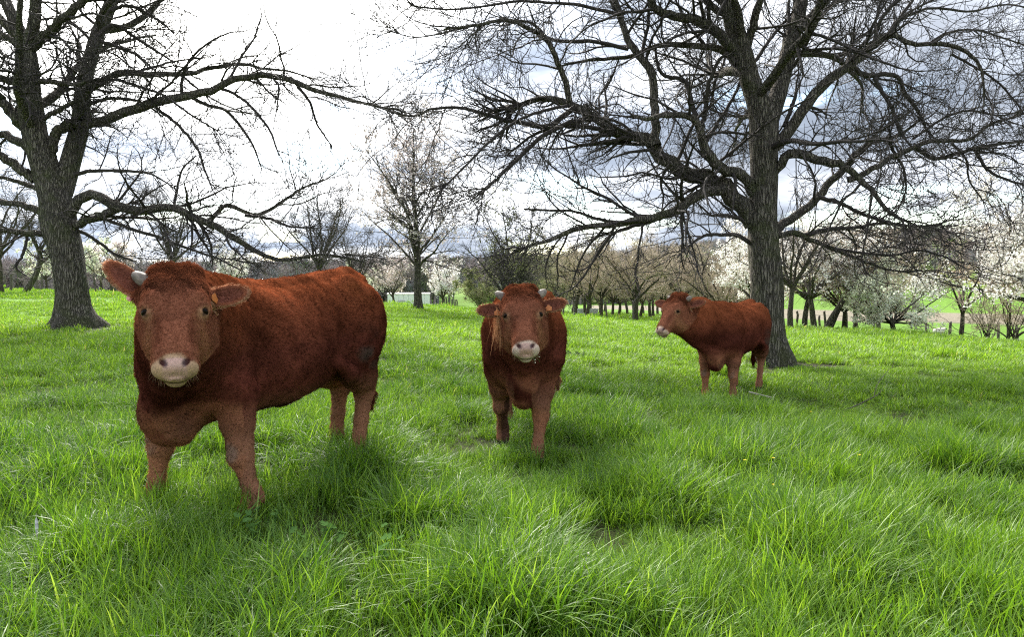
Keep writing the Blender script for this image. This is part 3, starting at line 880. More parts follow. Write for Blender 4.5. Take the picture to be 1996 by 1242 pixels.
def build_cow(name, label, C, head_dir, hd, scale=1.0, pitch=0.0, feet=None, grid=.0095, seed=1, hairs=60000, tau=33, roll=0, ears=((12, 0), (12, 0)),
              horns=(1, 1), tags=(1, 1), dark=1.0, tail_sway=.0, tagtext='6301', muddy=True, strands=False, dewlap=1.0, cream=(.31, .20, .12), earlen=(1.0, 1.0), hornsz=1.0, lean=0.0, legk=1.0):
    """C world xy, head_dir heading (world unit xy); hd dict(pos world poll, face world xy)"""
    rg = np.random.default_rng(seed)
    h2 = np.array(head_dir, float)
    h2 /= np.linalg.norm(h2)
    yaw = math.atan2(h2[1], h2[0])
    gz = float(np.mean([ground_z(C[0] + h2[0] * s, C[1] + h2[1] * s) for s in (.5, -.8)]))
    root = thing(name, label, 'cow', (C[0], C[1], gz), yaw)
    root.rotation_euler = (0, pitch, yaw)
    cy_, sy_ = math.cos(yaw), math.sin(yaw)

    def loc(p):
        dx, dy = p[0] - C[0], p[1] - C[1]
        return np.array([dx * cy_ + dy * sy_, -dx * sy_ + dy * cy_, p[2] - gz]) / scale
    O = loc(hd['pos'])
    fx, fy = hd['face']
    f = np.array([fx * cy_ + fy * sy_, -fx * sy_ + fy * cy_, 0.0])
    f /= np.linalg.norm(f)
    up = np.array([0, 0, 1.0])
    tr = math.radians(tau)
    hx = -up * math.cos(tr) + f * math.sin(tr)
    hn = f * math.cos(tr) + up * math.sin(tr)
    hs = np.cross(up, f)
    ro = math.radians(roll)
    hx, hs = hx * math.cos(ro) + hs * math.sin(ro), hs * math.cos(ro) - hx * math.sin(ro)
    HR = np.stack([hx, hs, hn], 1)
    hsz = hd.get('size', 1.0)

    def gmap(t):
        return .15 + (t - .15) * (1.22 if t < .15 else .915)

    def ginv(t):
        return .15 + (t - .15) / np.where(t < .15, 1.22, .915)

    def H(t, s, n):
        return O + (hx * gmap(t) + hs * s + hn * n) * hsz

    lo = np.minimum([-1.25, -.62, -.05], O + np.array([-.62, -.62, -.75]))
    hi = np.maximum([1.0, .62, 1.55], O + np.array([.62, .62, .32]))
    F = Field(lo, hi, grid)
    # barrel
    tx, (tt, tb, tw) = smooth_tab(TRUNK)
    tb = tb + lean * np.exp(-((tx + .1) / .45) ** 2)

    def trunk(x, y, z):
        top, bot, wd = np.interp(x, tx, tt), np.interp(x, tx, tb), np.interp(x, tx, tw)
        c, hh = (top + bot) / 2, (top - bot) / 2
        ty = (z - c) / hh
        we = wd * (1 - .20 * np.clip(ty, 0, 1.3) ** 2.2 - .10 * np.clip(-ty, 0, 1.3) ** 2)
        v = (np.abs(y / we) ** 2.35 + np.abs(ty) ** 2.35) ** (1 / 2.35) - 1
        dd = v * np.minimum(we, hh) * .85
        ex = np.maximum(np.maximum(x - tx[-1], tx[0] - x), 0)
        return np.where(ex > 0, np.sqrt(np.maximum(dd, 0) ** 2 + ex ** 2) + np.minimum(dd, 0) * 0, dd)
    F.add([tx[0], -.42, .5], [tx[-1], .42, 1.42], trunk, .04)
    for s in (1, -1):
        # hip bones, rump, thigh, shoulder
        F.cone([-.58, s * .21, 1.325], [-.66, s * .26, 1.255], .07, .06, .07)
        F.chain([(.44, s * .20, 1.26, .04), (.56, s * .275, 1.08, .05), (.66, s * .265, .86, .06)], .06)
        F.chain([(-.30, s * .36, .80, .03), (-.44, s * .33, .72, .045), (-.54, s * .28, .66, .05)], .06)
        F.cone([-.92, s * .11, 1.20], [-.95, s * .10, 1.12], .06, .05, .10)
        F.ell([-.72, s * .18, 1.02], [.235, .165, .30], .08)
        F.ell([-.62, s * .19, .84], [.20, .13, .22], .08)
        F.ell([.50, s * .225, 1.00], [.17, .105, .31], .09, R=np.array([[.96, 0, .28], [0, 1, 0], [-.28, 0, .96]]))
        F.ell([.58, s * .17, .84], [.15, .12, .18], .10)
    # withers ridge, backbone, tail head
    F.cone([.46, 0, 1.33], [.15, 0, 1.305], .06, .045, .10)
    F.cone([.1, 0, 1.305], [-.75, 0, 1.36], .045, .05, .08)
    F.cone([-.80, 0, 1.37], [-.95, 0, 1.335], .06, .05, .08)
    # tail
    sw = tail_sway
    F.chain([(-.96, 0, 1.31, .046), (-1.02, sw * .2, 1.20, .038), (-1.02, sw * .5, .95, .030), (-1.0, sw * .8, .70, .024), (-1.0, sw, .55, .022)], .03)
    F.chain([(-1.0, sw, .56, .022), (-1.0, sw * 1.1, .46, .03), (-1.0, sw * 1.15, .36, .010)], .03)
    # neck
    nb = H(.03, 0, -.08)
    th = H(.24, 0, -.12)
    F.chain([(.42, 0, 1.22, .16), tuple((np.array([.42, 0, 1.22]) * .45 + nb * .55) + np.array([0, 0, .02])) + (.155,), tuple(nb) + (.135,)], .12)
    m1 = np.array([.60, 0, .93])
    F.chain([tuple(m1) + (.25,), tuple(m1 * .5 + th * .5) + (.185,), tuple(th) + (.125,)], .12)
    mm = (np.array([.42, 0, 1.22]) + m1) / 2
    F.chain([tuple(mm) + (.27,), tuple(mm * .45 + H(.12, 0, -.1) * .55) + (.20,), tuple(H(.12, 0, -.1)) + (.15,)], .12)
    # brisket and dewlap
    F.ell([.72, 0, .64], [.17, .105, .17], .08)
    F.chain([(.70, 0, .56, .07), (.80, 0, .66, .075), tuple(np.array([.80, 0, .70]) * .55 + H(.3, 0, -.17) * .45) + (.05 * dewlap,), tuple(H(.27, 0, -.19)) + (.045,)], .08)
    kt = H(.30, 0, -.16)
    for off_ in (-.035, .03):
        F.chain([(.76, off_, .55, .05), (.82, off_ * .8, .72, .045), tuple(np.array([.82, off_ * .6, .80]) * .5 + kt * .5) + (.034,), tuple(kt) + (.03,)], .035)
    F.cone([.66, 0, .50], [.80, 0, .53], .05, .045, .05)
    for s in (1, -1):
        F.cone([.30, s * .395, 1.12], [.36, s * .34, .72], .03, .035, .08, cut=True)   # hollow behind the shoulder
        F.cone([-.44, s * .375, 1.16], [-.38, s * .395, .98], .03, .02, .12, cut=True)  # flank hollow
    # legs
    knees = []
    ft = feet or {}
    for s, nm in ((1, 'L'), (-1, 'R')):
        ax, ay, az = (tuple(ft.get('F' + nm, (.55, .20))) + (0,))[:3]
        y0 = s * .215
        y0 = s * (.215 * .55 + ay * .45)
        el = np.array([.50, y0, .74])
        fe = np.array([ax - .02, s * ay, .12 + az])
        kn = el * .47 + fe * .53 + np.array([.035, 0, 0])
        kn[2] = .41 + az * .6
        kn[0] += az * .8
        knees.append(kn + np.array([.062, 0, 0]))
        F.chain([(.52, s * .19, .90, .13), tuple(el) + (.118,), tuple(el * .5 + kn * .5 + [.005, 0, 0]) + (.088,), tuple(kn + [0, 0, .05]) + (.068,)], .05)
        F.chain([tuple(kn + [0, 0, .04]) + (.070,), tuple(kn - [0, 0, .035]) + (.068,), tuple(kn * .6 + fe * .4) + (.044,), tuple(fe) + (.056,)], .035, legk)
        F.chain([tuple(fe) + (.055,), (ax + .02 - az * .3, s * ay, .06 + az, .052), (ax + .045 - az * .5, s * ay, .03 + az, .062)], .03, legk)
        ax, ay = ft.get('H' + nm, (-.80, .19))
        fe = np.array([ax, s * ay, .12])
        hk = np.array([ax - .07, s * (.5 * ay + .09), .52])
        F.chain([(-.62, s * .19, .84, .15), tuple(np.array([-.66, s * .19, .78]) * .5 + hk * .5) + (.115,), tuple(hk + [0, 0, .06]) + (.078,)], .06)
        F.chain([tuple(hk + [.0, 0, .06]) + (.074,), tuple(hk) + (.066,), tuple(hk * .5 + fe * .5) + (.046,), tuple(fe) + (.056,)], .035, legk)
        F.cone(hk + [-.03, 0, .09], hk + [-.035, 0, .02], .03, .035, .05)
        F.chain([tuple(fe) + (.055,), (ax + .02, s * ay, .06, .052), (ax + .045, s * ay, .03, .062)], .03, legk)
    # belly wrinkle / sheath
    F.cone([-.10, 0, .565], [-.25, 0, .58], .035, .03, .08)
    # ---- head
    qx, (qw, qf, qb) = smooth_tab(HEAD, 200, 6)

    def head(x, y, z):
        dx, dy, dz = (x - O[0]) / hsz, (y - O[1]) / hsz, (z - O[2]) / hsz
        t = ginv(dx * hx[0] + dy * hx[1] + dz * hx[2])
        s = dx * hs[0] + dy * hs[1] + dz * hs[2]
        n = dx * hn[0] + dy * hn[1] + dz * hn[2]
        wd, nf, nbk = np.interp(t, qx, qw), np.interp(t, qx, qf), np.interp(t, qx, qb)
        hh = np.where(n > 0, nf, nbk)
        hh = np.maximum(hh, .02)
        p = np.where(n > 0, 3.0, 2.2)
        wd = wd * (1 - .24 * np.clip(-n / .12, 0, 1))
        v = (np.abs(s / wd) ** p + np.abs(n / hh) ** p) ** (1 / p) - 1
        dd = v * np.minimum(wd, hh) * .9
        ex = np.maximum(np.maximum(t - qx[-1], qx[0] - t), 0)
        return hsz * np.where(ex > 0, np.sqrt(np.maximum(dd, 0) ** 2 + ex ** 2), dd)
    F.add(O - .62 * hsz, O + .62 * hsz, head, .05)
    g = hsz
    F.ell(H(-.045, 0, -.01), np.array([.06, .105, .075]) * g, .05, HR)           # poll
    for s in (1, -1):
        F.ell(H(-.062, s * .058, .01), np.array([.042, .06, .06]) * g, .03, HR)  # poll tuft lobes
        F.cone(H(.112, s * .098, .078), H(.150, s * .126, .056), .034 * g, .030 * g, .04)   # brow
        F.ell(H(.19, s * .072, -.09), np.array([.11, .042, .08]) * g, .05, HR)   # cheek
        F.cone(H(.30, s * .055, .055), H(.42, s * .052, .05), .034 * g, .034 * g, .05)      # nasal side
        F.ell(H(.515, s * .060, .030), np.array([.036, .036, .040]) * g, .03, HR)   # muzzle pads
        F.ell(H(.174, s * .140, .066), np.array([.026, .018, .020]) * g, .012, HR, cut=True)  # eye socket
        F.cone(H(.150, s * .117, .084), H(.158, s * .143, .048), .013 * g, .012 * g, .012)   # upper lid
        F.cone(H(.198, s * .119, .080), H(.196, s * .136, .050), .010 * g, .010 * g, .012)   # lower lid
        F.cone(H(.255, s * .118, .085), H(.385, s * .100, .082), .030 * g, .026 * g, .05, cut=True)   # hollow beside the nose bone
        NR = np.stack([nrm(hx * .85 - hs * s * .5), nrm(hs * .85 + hx * s * .5), hn], 1)
        F.ell(H(.513, s * .048, .078), np.array([.028, .0135, .034]) * g, .010, NR, cut=True)
    F.ell(H(.40, 0, .045), np.array([.09, .06, .045]) * g, .05, HR)
    F.ell(H(.515, 0, .052), np.array([.036, .044, .030]) * g, .03, HR)           # nose pad
    F.ell(H(.54, 0, -.045), np.array([.030, .046, .030]) * g, .016, HR)         # chin
    F.cone(H(.574, .055, -.018), H(.574, -.055, -.018), .006 * g, .006 * g, .010, cut=True)
    for s in (1, -1):
        F.cone(H(.570, s * .055, -.018), H(.535, s * .085, -.040), .006 * g, .005 * g, .010, cut=True)
    ear_fr = []
    for s, (lift, fwd) in zip((1, -1), ears):
        a, b = math.radians(lift), math.radians(fwd)
        e1 = nrm(hs * s * math.cos(a) * math.cos(b) - hx * math.sin(a) + hn * math.sin(b))
        e3 = nrm(hn * math.cos(b) - hs * s * math.sin(b) * .6 + hx * .15)
        e3 = nrm(e3 - e1 * (e1 @ e3))
        e2 = np.cross(e3, e1)
        ER = np.stack([e1, e2, e3], 1)
        b0 = H(.035, s * .118, -.055)
        el_ = earlen[0 if s > 0 else 1]
        ec = b0 + e1 * .128 * g * el_
        F.cone(b0, b0 + e1 * .05 * g, .046 * g, .042 * g, .03)
        F.ell(ec, np.array([.112 * el_, .064, .022]) * g, .02, ER)
        F.ell(ec + e3 * .024 * g + e1 * .008, np.array([.094 * el_, .052, .030]) * g, .010, ER, cut=True)
        ear_fr.append((b0, ec, ER))
    V, Q = F.mesh()
    V = V.astype(np.float64)
    # ---- colours of the coat, with some light and shade painted in
    D = (V - O) / hsz
    t, s_, n_ = ginv(D @ hx), D @ hs, D @ hn
    x, y, z = V.T
    nz = fbm(x * 5 + y * 3 + 20, z * 5 + y * 2 + 9, seed, 4)
    nz2 = fbm(x * 17 + y * 9 + 3, z * 13 - y * 7 + 31, seed + 5, 3)
    inhead = (t > -.1) & (t < .65) & (np.abs(s_) < .2) & (n_ > -.24) & (n_ < .2)
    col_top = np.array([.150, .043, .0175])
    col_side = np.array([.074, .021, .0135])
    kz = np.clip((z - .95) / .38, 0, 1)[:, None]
    c = col_side * (1 - kz) + col_top * kz  # redder back, darker flanks: part coat colour, part painted top light and side shade
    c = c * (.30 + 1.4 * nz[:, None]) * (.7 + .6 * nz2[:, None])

    def blend(c, m, colr):
        m = np.clip(m, 0, 1)[:, None]
        return c * (1 - m) + np.array(colr) * m * (.8 + .4 * nz2[:, None])
    leg = (z < .72) & (~inhead) & ((np.abs(y) > .07))
    c = blend(c, np.where(leg, np.clip((.72 - z) / .30, 0, 1) * .8, 0), (.235, .112, .066))
    # paler brisket folds
    c = blend(c, np.where((x > .55) & (z < .80) & ~inhead, np.clip((.8 - z) / .2, 0, 1) * np.clip((nz - .35) * 4, 0, 1) * .7, 0), (.25, .105, .055))
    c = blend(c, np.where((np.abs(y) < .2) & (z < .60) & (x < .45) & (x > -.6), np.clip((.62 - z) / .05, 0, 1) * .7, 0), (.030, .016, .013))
    if muddy:
        for kp in knees:
            kd = np.linalg.norm((V - kp) / [1, 1, 1.2], axis=1)
            c = blend(c, np.clip((.058 - kd) / .02, 0, 1) * np.clip((nz2 - .35) * 4, 0, 1) * .6, (.15, .11, .09))
        mud = np.clip((fbm(x * 7 + 3, z * 9 + y, seed + 40, 3) - .45) * 5, 0, 1) * np.exp(-((x + .62) / .14) ** 2 - ((z - .80) / .16) ** 2)
        c = blend(c, mud * .85, (.055, .038, .030))
    # head
    m = inhead * 1.0
    face = np.array([.185, .070, .040])
    c = blend(c, m * .85 * np.clip((t + .05) / .1, 0, 1), face * 1.0)
    c = blend(c, m * np.clip((.08 - t) / .1, 0, 1) * .5, (.145, .050, .026))
    c = blend(c, m * np.clip((np.abs(s_) - .075) / .045, 0, 1) * np.clip((t - .2) / .06, 0, 1) * .55, (.27, .125, .062))
    c = blend(c, m * np.clip((.055 - np.abs(s_)) / .02, 0, 1) * np.clip((t - .28) / .08, 0, 1) * (n_ > 0) * .5, (.21, .082, .045))
    c = blend(c, m * np.exp(-((np.abs(s_) - .072) / .022) ** 2) * np.clip((t - .22) / .05, 0, 1) * np.clip((.42 - t) / .05, 0, 1) * (n_ > 0) * .5, (.10, .032, .017))  # dark stripes beside the nose bone: shading of the face painted in
    c = blend(c, m * np.clip((.16 - t) / .1, 0, 1) * (n_ > 0) * np.clip((nz - .3) * 3, 0, 1) * .5, (.115, .036, .017))
    for s in (1, -1):
        dd = np.sqrt(((t - .178) / 1.15) ** 2 + (s_ - s * .130) ** 2 + (n_ - .062) ** 2)
        c = blend(c, np.clip((.052 - dd) / .03, 0, 1) * np.where(t > .175, .60, .25), (.36, .21, .12))
        c = blend(c, np.clip((.026 - dd) / .006, 0, 1) * .9, (.03, .018, .014))
    mz = m * np.clip((t - .487 + .02 * np.cos(s_ * 20) + .05 * (nz2 - .5) - (n_ < 0) * .005) / .02, 0, 1)
    c = blend(c, mz, cream)
    pad = m * np.clip((t - .490) / .012, 0, 1) * np.clip((.052 + .25 * np.abs(t - .525) - np.abs(s_)) / .014, 0, 1) * np.clip((n_ + .0) / .02, 0, 1)
    c = blend(c, pad, (.36, .215, .17))
    for s in (1, -1):
        du, dw = (t - .513) * .85 - (s_ - s * .048) * s * .5, (s_ - s * .048) * .85 + (t - .513) * s * .5
        dd = np.sqrt((du * .62) ** 2 + (dw * 1.2) ** 2)
        c = blend(c, np.clip((.020 - dd) / .007, 0, 1) * (n_ > .02) * m, (.05, .018, .016))
    c = blend(c, m * (t > .52) * np.exp(-((n_ + .018 + np.clip(np.abs(s_) - .05, 0, 1) * .8) / .007) ** 2), (.06, .03, .026))
    # ears: dark inside, pale fringe
    earm = np.zeros(len(V))
    for (b0, ec, ER), s in zip(ear_fr, (1, -1)):
        L = (V - ec) @ ER / hsz
        rad = np.sqrt((L[:, 0] / (.112 * earlen[0 if s > 0 else 1])) ** 2 + (L[:, 1] / .064) ** 2)
        on = (rad < 1.25) & (np.abs(L[:, 2]) < .06) & (L[:, 0] > -.1)
        earm[on] = 1
        ins = on & (L[:, 2] > -.012)
        c = blend(c, on * .6, (.16, .062, .035))
        c = blend(c, ins * np.clip((.8 - rad) / .2, 0, 1) * .85, (.13, .048, .032))
        c = blend(c, on * np.clip((rad - .90) / .08, 0, 1) * .9, (.40, .23, .14))
    c = blend(c, np.where(z < .075, 1.0, 0.0), (.05, .042, .036))
    c *= dark * 1.22
    c = np.clip(c, .004, .9)
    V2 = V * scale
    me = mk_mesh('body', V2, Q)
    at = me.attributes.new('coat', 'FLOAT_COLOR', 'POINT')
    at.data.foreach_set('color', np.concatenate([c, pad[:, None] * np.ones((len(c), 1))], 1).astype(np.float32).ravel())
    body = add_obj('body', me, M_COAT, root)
    # ---- fur
    N = np.empty(len(V) * 3, np.float32)
    me.vertex_normals.foreach_get('vector', N)
    N = N.reshape(-1, 3).astype(float)
    inmz = (mz > .3) | (z < .09)
    eyes = np.zeros(len(V), bool)
    for s in (1, -1):
        eyes |= np.linalg.norm(V - H(.174, s * .130, .064), axis=1) < .036 * hsz
    p = np.where(inmz, .0, 1.0)
    p[eyes] = 0
    p[inhead & (t < .1)] *= 2.4
    p[inhead & (t >= .1)] *= 1.8
    p[earm > 0] *= .9
    idx = rg.choice(len(V), hairs, p=p / p.sum())
    rt = V2[idx] + rg.normal(size=(hairs, 3)) * grid * .45
    nn = N[idx]
    # direction the coat lies: backwards and down on the body, down the legs, down the face, swirling locally
    fl = np.tile(np.array([-.75, 0, -.55]), (hairs, 1))
    fl[z[idx] < .65] = (-.1, 0, -1)
    ih = inhead[idx]
    fl[ih] = hx * .9 + hs[None] * (s_[idx][ih, None] * 2.0)
    ie = earm[idx] > 0
    fl[ie] = nrm(V[idx][ie] - O)
    sx, sy, sz = V[idx].T
    swirl = np.stack([fbm(sx * 6 + 1, sz * 6 + sy * 4, seed + 60, 3), fbm(sx * 6 + 9, sz * 6 + sy * 4, seed + 70, 3), fbm(sx * 6 + 17, sz * 6 + sy * 4, seed + 80, 3)], 1) - .5
    clump = np.stack([vnoise(sx * 24 + 1, sz * 24 + sy * 20, seed + 61), vnoise(sx * 24 + 9, sz * 24 + sy * 20, seed + 71), vnoise(sx * 24 + 17, sz * 24 + sy * 20, seed + 81)], 1) - .5
    fl = fl + swirl * 2.0 + clump * 1.1
    poll = ih & (t[idx] < .02 + .12 * rg.random(hairs))
    fl[poll] += (rg.normal(size=(poll.sum(), 3)) * .5 + clump[poll] * 3.0)
    fl = nrm(fl - (fl * nn).sum(1, keepdims=True) * nn)
    ln = rg.uniform(.010, .020, hairs)
    ln[ih] *= .6
    ln[poll] = rg.uniform(.022, .045, poll.sum()) * np.clip((.15 - t[idx][poll]) / .13, .25, 1)
    ln[ie] = rg.uniform(.010, .022, ie.sum())
    ln[(z[idx] < .75) & ~ih] *= .55
    tt_ = (sx < -.955) & (sz < .55) & (sz > .3)
    ln[tt_] = rg.uniform(.04, .08, tt_.sum())
    lift = np.where(ih & ~poll, .04, .06)[:, None]
    lift[poll] = .4
    d0 = nrm(fl + nn * (lift * 2.0 + .03))
    d1 = nrm(fl + nn * lift * .5 + rg.normal(size=(hairs, 3)) * .12)
    d2 = nrm(fl - nn * .02 + rg.normal(size=(hairs, 3)) * .15 + np.array([0, 0, -.12]))
    st = (ln / 3)[:, None] * scale
    pts = np.stack([rt - nn * .003, rt + d0 * st, rt + (d0 + d1) * st, rt + (d0 + d1 + d2) * st], 1)
    hv = np.where(ih & ~poll, .10, .20)
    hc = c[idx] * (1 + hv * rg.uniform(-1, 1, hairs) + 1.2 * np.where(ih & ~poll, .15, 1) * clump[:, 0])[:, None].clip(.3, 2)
    rad = np.stack([np.full(hairs, .0007), np.full(hairs, .0008), np.full(hairs, .0006), np.full(hairs, .0002)], 1) * rg.uniform(.8, 1.2, (hairs, 1))
    if strands:
        # long pale forelock strands hanging by the far cheek
        ns = 200
        a0 = H(.06, -.155, -.06)[None] + rg.normal(size=(ns, 3)) * .03
        k = np.linspace(0, 1, 4)[None, :, None]
        tip = np.array([0, 0, -1.0]) * rg.uniform(.12, .26, (ns, 1)) + hs * rg.normal(size=(ns, 1)) * .03 + f * .03
        sp = (a0[:, None] + tip[:, None] * k) * scale
        pts = np.concatenate([pts, sp])
        hc = np.concatenate([hc, np.array([.36, .19, .10]) * rg.uniform(.7, 1.3, (ns, 1))])
        rad = np.concatenate([rad, np.tile([.0010, .0010, .0008, .0004], (ns, 1))])
    # whiskers on the lips
    wi = np.where((mz > .5) & (np.abs(s_) > .04) & (n_ < .03))[0]
    if len(wi):
        wi = rg.choice(wi, 50)
        dw = nrm(N[wi] + rg.normal(size=(50, 3)) * .35 + np.array([0, 0, -.35]))
        lw = rg.uniform(.008, .028, (50, 1))
        kk = np.linspace(0, 1, 4)[None, :, None]
        pts = np.concatenate([pts, V2[wi][:, None] + (dw * lw)[:, None] * kk + np.array([0, 0, -.01]) * kk ** 2])
        hc = np.concatenate([hc, np.tile([.16, .10, .06], (50, 1))])
        rad = np.concatenate([rad, np.tile([.0006, .0006, .0005, .0002], (50, 1))])
    hcv = bpy.data.hair_curves.new('fur')
    hcv.add_curves([4] * len(pts))
    hcv.position_data.foreach_set('vector', pts.astype(np.float32).ravel())
    ra = hcv.attributes.get('radius') or hcv.attributes.new('radius', 'FLOAT', 'POINT')
    ra.data.foreach_set('value', rad.astype(np.float32).ravel())
    ca = hcv.attributes.new('coat', 'FLOAT_COLOR', 'CURVE')
    ca.data.foreach_set('color', np.concatenate([np.clip(hc, 0, 1), np.ones((len(hc), 1))], 1).astype(np.float32).ravel())
    add_obj('fur', hcv, M_FUR, root)
    # ---- eyes
    for s in (1, -1):
        e = add_obj('eye', EYE_ME, M_EYE, root)
        e.location = H(.176, s * .121, .056) * scale
        ez = nrm(hs * s * .75 + hn * .65)
        ey = nrm(np.cross(ez, hx))
        ex = np.cross(ey, ez)
        k_ = hsz * scale
        pe = H(.176, s * .123, .058) * scale
        e.matrix_local = Matrix([[ex[i] * .0185 * k_, ey[i] * .029 * k_, ez[i] * .024 * k_, pe[i]] for i in range(3)] + [[0, 0, 0, 1]])
    # ---- horn stubs
    for s, on in zip((1, -1), horns):
        if not on:
            continue
        a = H(-.022, s * .092, -.01)
        dirv = nrm(hs * s * .9 - hx * .28 + hn * .22)
        pts_ = np.array([np.append(a, .034), np.append(a + dirv * .03, .034), np.append(a + dirv * .055 - hx * .004, .031), np.append(a + dirv * .078 - hx * .012, .026), np.append(a + dirv * .094 - hx * .020, .016), np.append(a + dirv * .100 - hx * .023, .003)])
        pts_[:, :3] = O + (pts_[:, :3] - O)
        pts_[:, 3] *= hsz * hornsz
        pts_[:, :3] = pts_[0, :3] + (pts_[:, :3] - pts_[0, :3]) * hornsz
        Vh, Qh = tubes([(pts_[None, :, :3] * scale, pts_[None, :, 3] * scale, 16)])
        add_obj('horn', mk_mesh('horn', Vh, Qh), M_HORN, root)
    # ---- ear tags
    for i, ((b0, ec, ER), on, s) in enumerate(zip(ear_fr, tags, (1, -1))):
        if not on:
            continue
        tw, th_ = .030, .030
        prof = [(-1, -.8), (-.8, -1), (.8, -1), (1, -.8), (1, .35), (.45, .8), (.3, 1.25), (-.3, 1.25), (-.45, .8), (-1, .35)]
        pv = np.array([(a * tw, b * th_, zc) for zc in (-.0012, .0012) for a, b in prof])
        nP = len(prof)
        me2 = bpy.data.meshes.new('ear_tag')
        faces = [list(range(nP))[::-1], list(range(nP, 2 * nP))] + [[k, (k + 1) % nP, nP + (k + 1) % nP, nP + k] for k in range(nP)]
        me2.from_pydata([tuple(v) for v in pv], [], faces)
        spec = on if isinstance(on, dict) else {}
        tg = add_obj('ear_tag', me2, spec.get('mat', M_TAG), root)
        e1, e2, e3 = ER.T
        pos = ec + e1 * spec.get('a', -.03) + e2 * 0 + hx * spec.get('b', .028) + e3 * spec.get('c', .012)
        zx = nrm(e3 + spec.get('tilt', .0) * hs * s)
        yx = nrm(-hx - zx * (zx @ -hx))
        if 'along' in spec:
            yx = nrm(np.cross(zx, e1) * (1 if spec['along'] > 0 else -1))
        xx = np.cross(yx, zx)
        tg.matrix_local = Matrix(((xx[0], yx[0], zx[0], pos[0] * scale), (xx[1], yx[1], zx[1], pos[1] * scale), (xx[2], yx[2], zx[2], pos[2] * scale), (0, 0, 0, 1)))
        k_ = spec.get('size', 1.0) * scale
        tg.scale = (k_ * spec.get('wide', 1.0), k_, k_)
        if spec.get('text'):
            tc = bpy.data.curves.new('number', 'FONT')
            tc.body = spec['text']
            tc.size = .030
            tc.align_x = 'CENTER'
            tc.align_y = 'CENTER'
            to = bpy.data.objects.new('tmp_text', tc)
            COL.objects.link(to)
            dg = bpy.context.evaluated_depsgraph_get()
            tm = bpy.data.meshes.new_from_object(to.evaluated_get(dg))
            bpy.data.objects.remove(to)
            tm.name = 'number'
            num = add_obj('number', tm, M_TAGNUM, tg)
            num.location = (0, -.008, .0022)
    return root


def build_cow_mats():
    m, t, o = new_mat('cow_coat')
    p = t.node('ShaderNodeBsdfPrincipled')
    an = t.node('ShaderNodeAttribute', attribute_name='coat')
    a = an.outputs['Color']
    t.put(p.inputs['Specular IOR Level'], t.math('MULTIPLY', an.outputs['Alpha'], .45))
    t.put(p.inputs['Roughness'], t.ramp(an.outputs['Alpha'], 0, 1, .65, .38))
    tc = t.node('ShaderNodeTexCoord').outputs['Object']
    n = t.noise(tc, 120, 4, .7)
    c = t.mix(1.0, a, t.mix(t.ramp(n, .3, .7), (.75, .75, .75), (1.2, 1.2, 1.2)), 'MULTIPLY')
    t.put(p.inputs['Base Color'], c)
    b = t.node('ShaderNodeBump', inp={'Strength': .35, 'Distance': .01, 'Height': n})
    t.put(p.inputs['Normal'], b.outputs[0])
    t.l.new(p.outputs[0], o.inputs[0])
    f, t, o = new_mat('cow_fur')
    a = t.node('ShaderNodeAttribute', attribute_name='coat').outputs['Color']
    df = t.node('ShaderNodeBsdfDiffuse', inp={'Color': t.mix(1.0, a, (1.0, 1.0, 1.0), 'MULTIPLY')})
    tr = t.node('ShaderNodeBsdfTranslucent', inp={'Color': t.mix(1.0, a, (1.3, 1.2, 1.1), 'MULTIPLY')})
    gl = t.node('ShaderNodeBsdfAnisotropic', inp={'Color': (.30, .24, .20, 1), 'Roughness': .6})
    m1 = t.node('ShaderNodeMixShader', inp={0: .25})
    m2 = t.node('ShaderNodeMixShader', inp={0: .0})
    t.l.new(df.outputs[0], m1.inputs[1])
    t.l.new(tr.outputs[0], m1.inputs[2])
    t.l.new(m1.outputs[0], m2.inputs[1])
    t.l.new(gl.outputs[0], m2.inputs[2])
    t.l.new(m2.outputs[0], o.inputs[0])
    return m, f


M_COAT, M_FUR = build_cow_mats()
M_EYE = simple_mat('dark_eye', (.008, .005, .003), .2, spec=.06)
M_HORN = simple_mat('horn', (.17, .138, .112), .6, 30, .35, .3)
M_TAG = simple_mat('orange_tag', (.42, .14, .035), .45, 60, .15)
M_TAGP = simple_mat('pink_tag', (.72, .36, .30), .45, 60, .12)
M_TAGNUM = simple_mat('tag_number', (.42, .05, .035), .6)


def uv_sphere(nu=20, nv=12):
    th = np.linspace(0, math.pi, nv + 1)
    ph = np.arange(nu) / nu * 2 * math.pi
    V = np.stack([np.sin(th)[:, None] * np.cos(ph), np.sin(th)[:, None] * np.sin(ph), np.repeat(np.cos(th)[:, None], nu, 1)], -1).reshape(-1, 3)
    i, j = np.meshgrid(np.arange(nv), np.arange(nu), indexing='ij')
    j2 = (j + 1) % nu
    return V, np.stack([i * nu + j, (i + 1) * nu + j, (i + 1) * nu + j2, i * nu + j2], -1).reshape(-1, 4)


EYE_ME = mk_mesh('eye', *uv_sphere())


def toward_cam(p):
    v = np.array([-p[0], -p[1]])
    return v / np.linalg.norm(v)


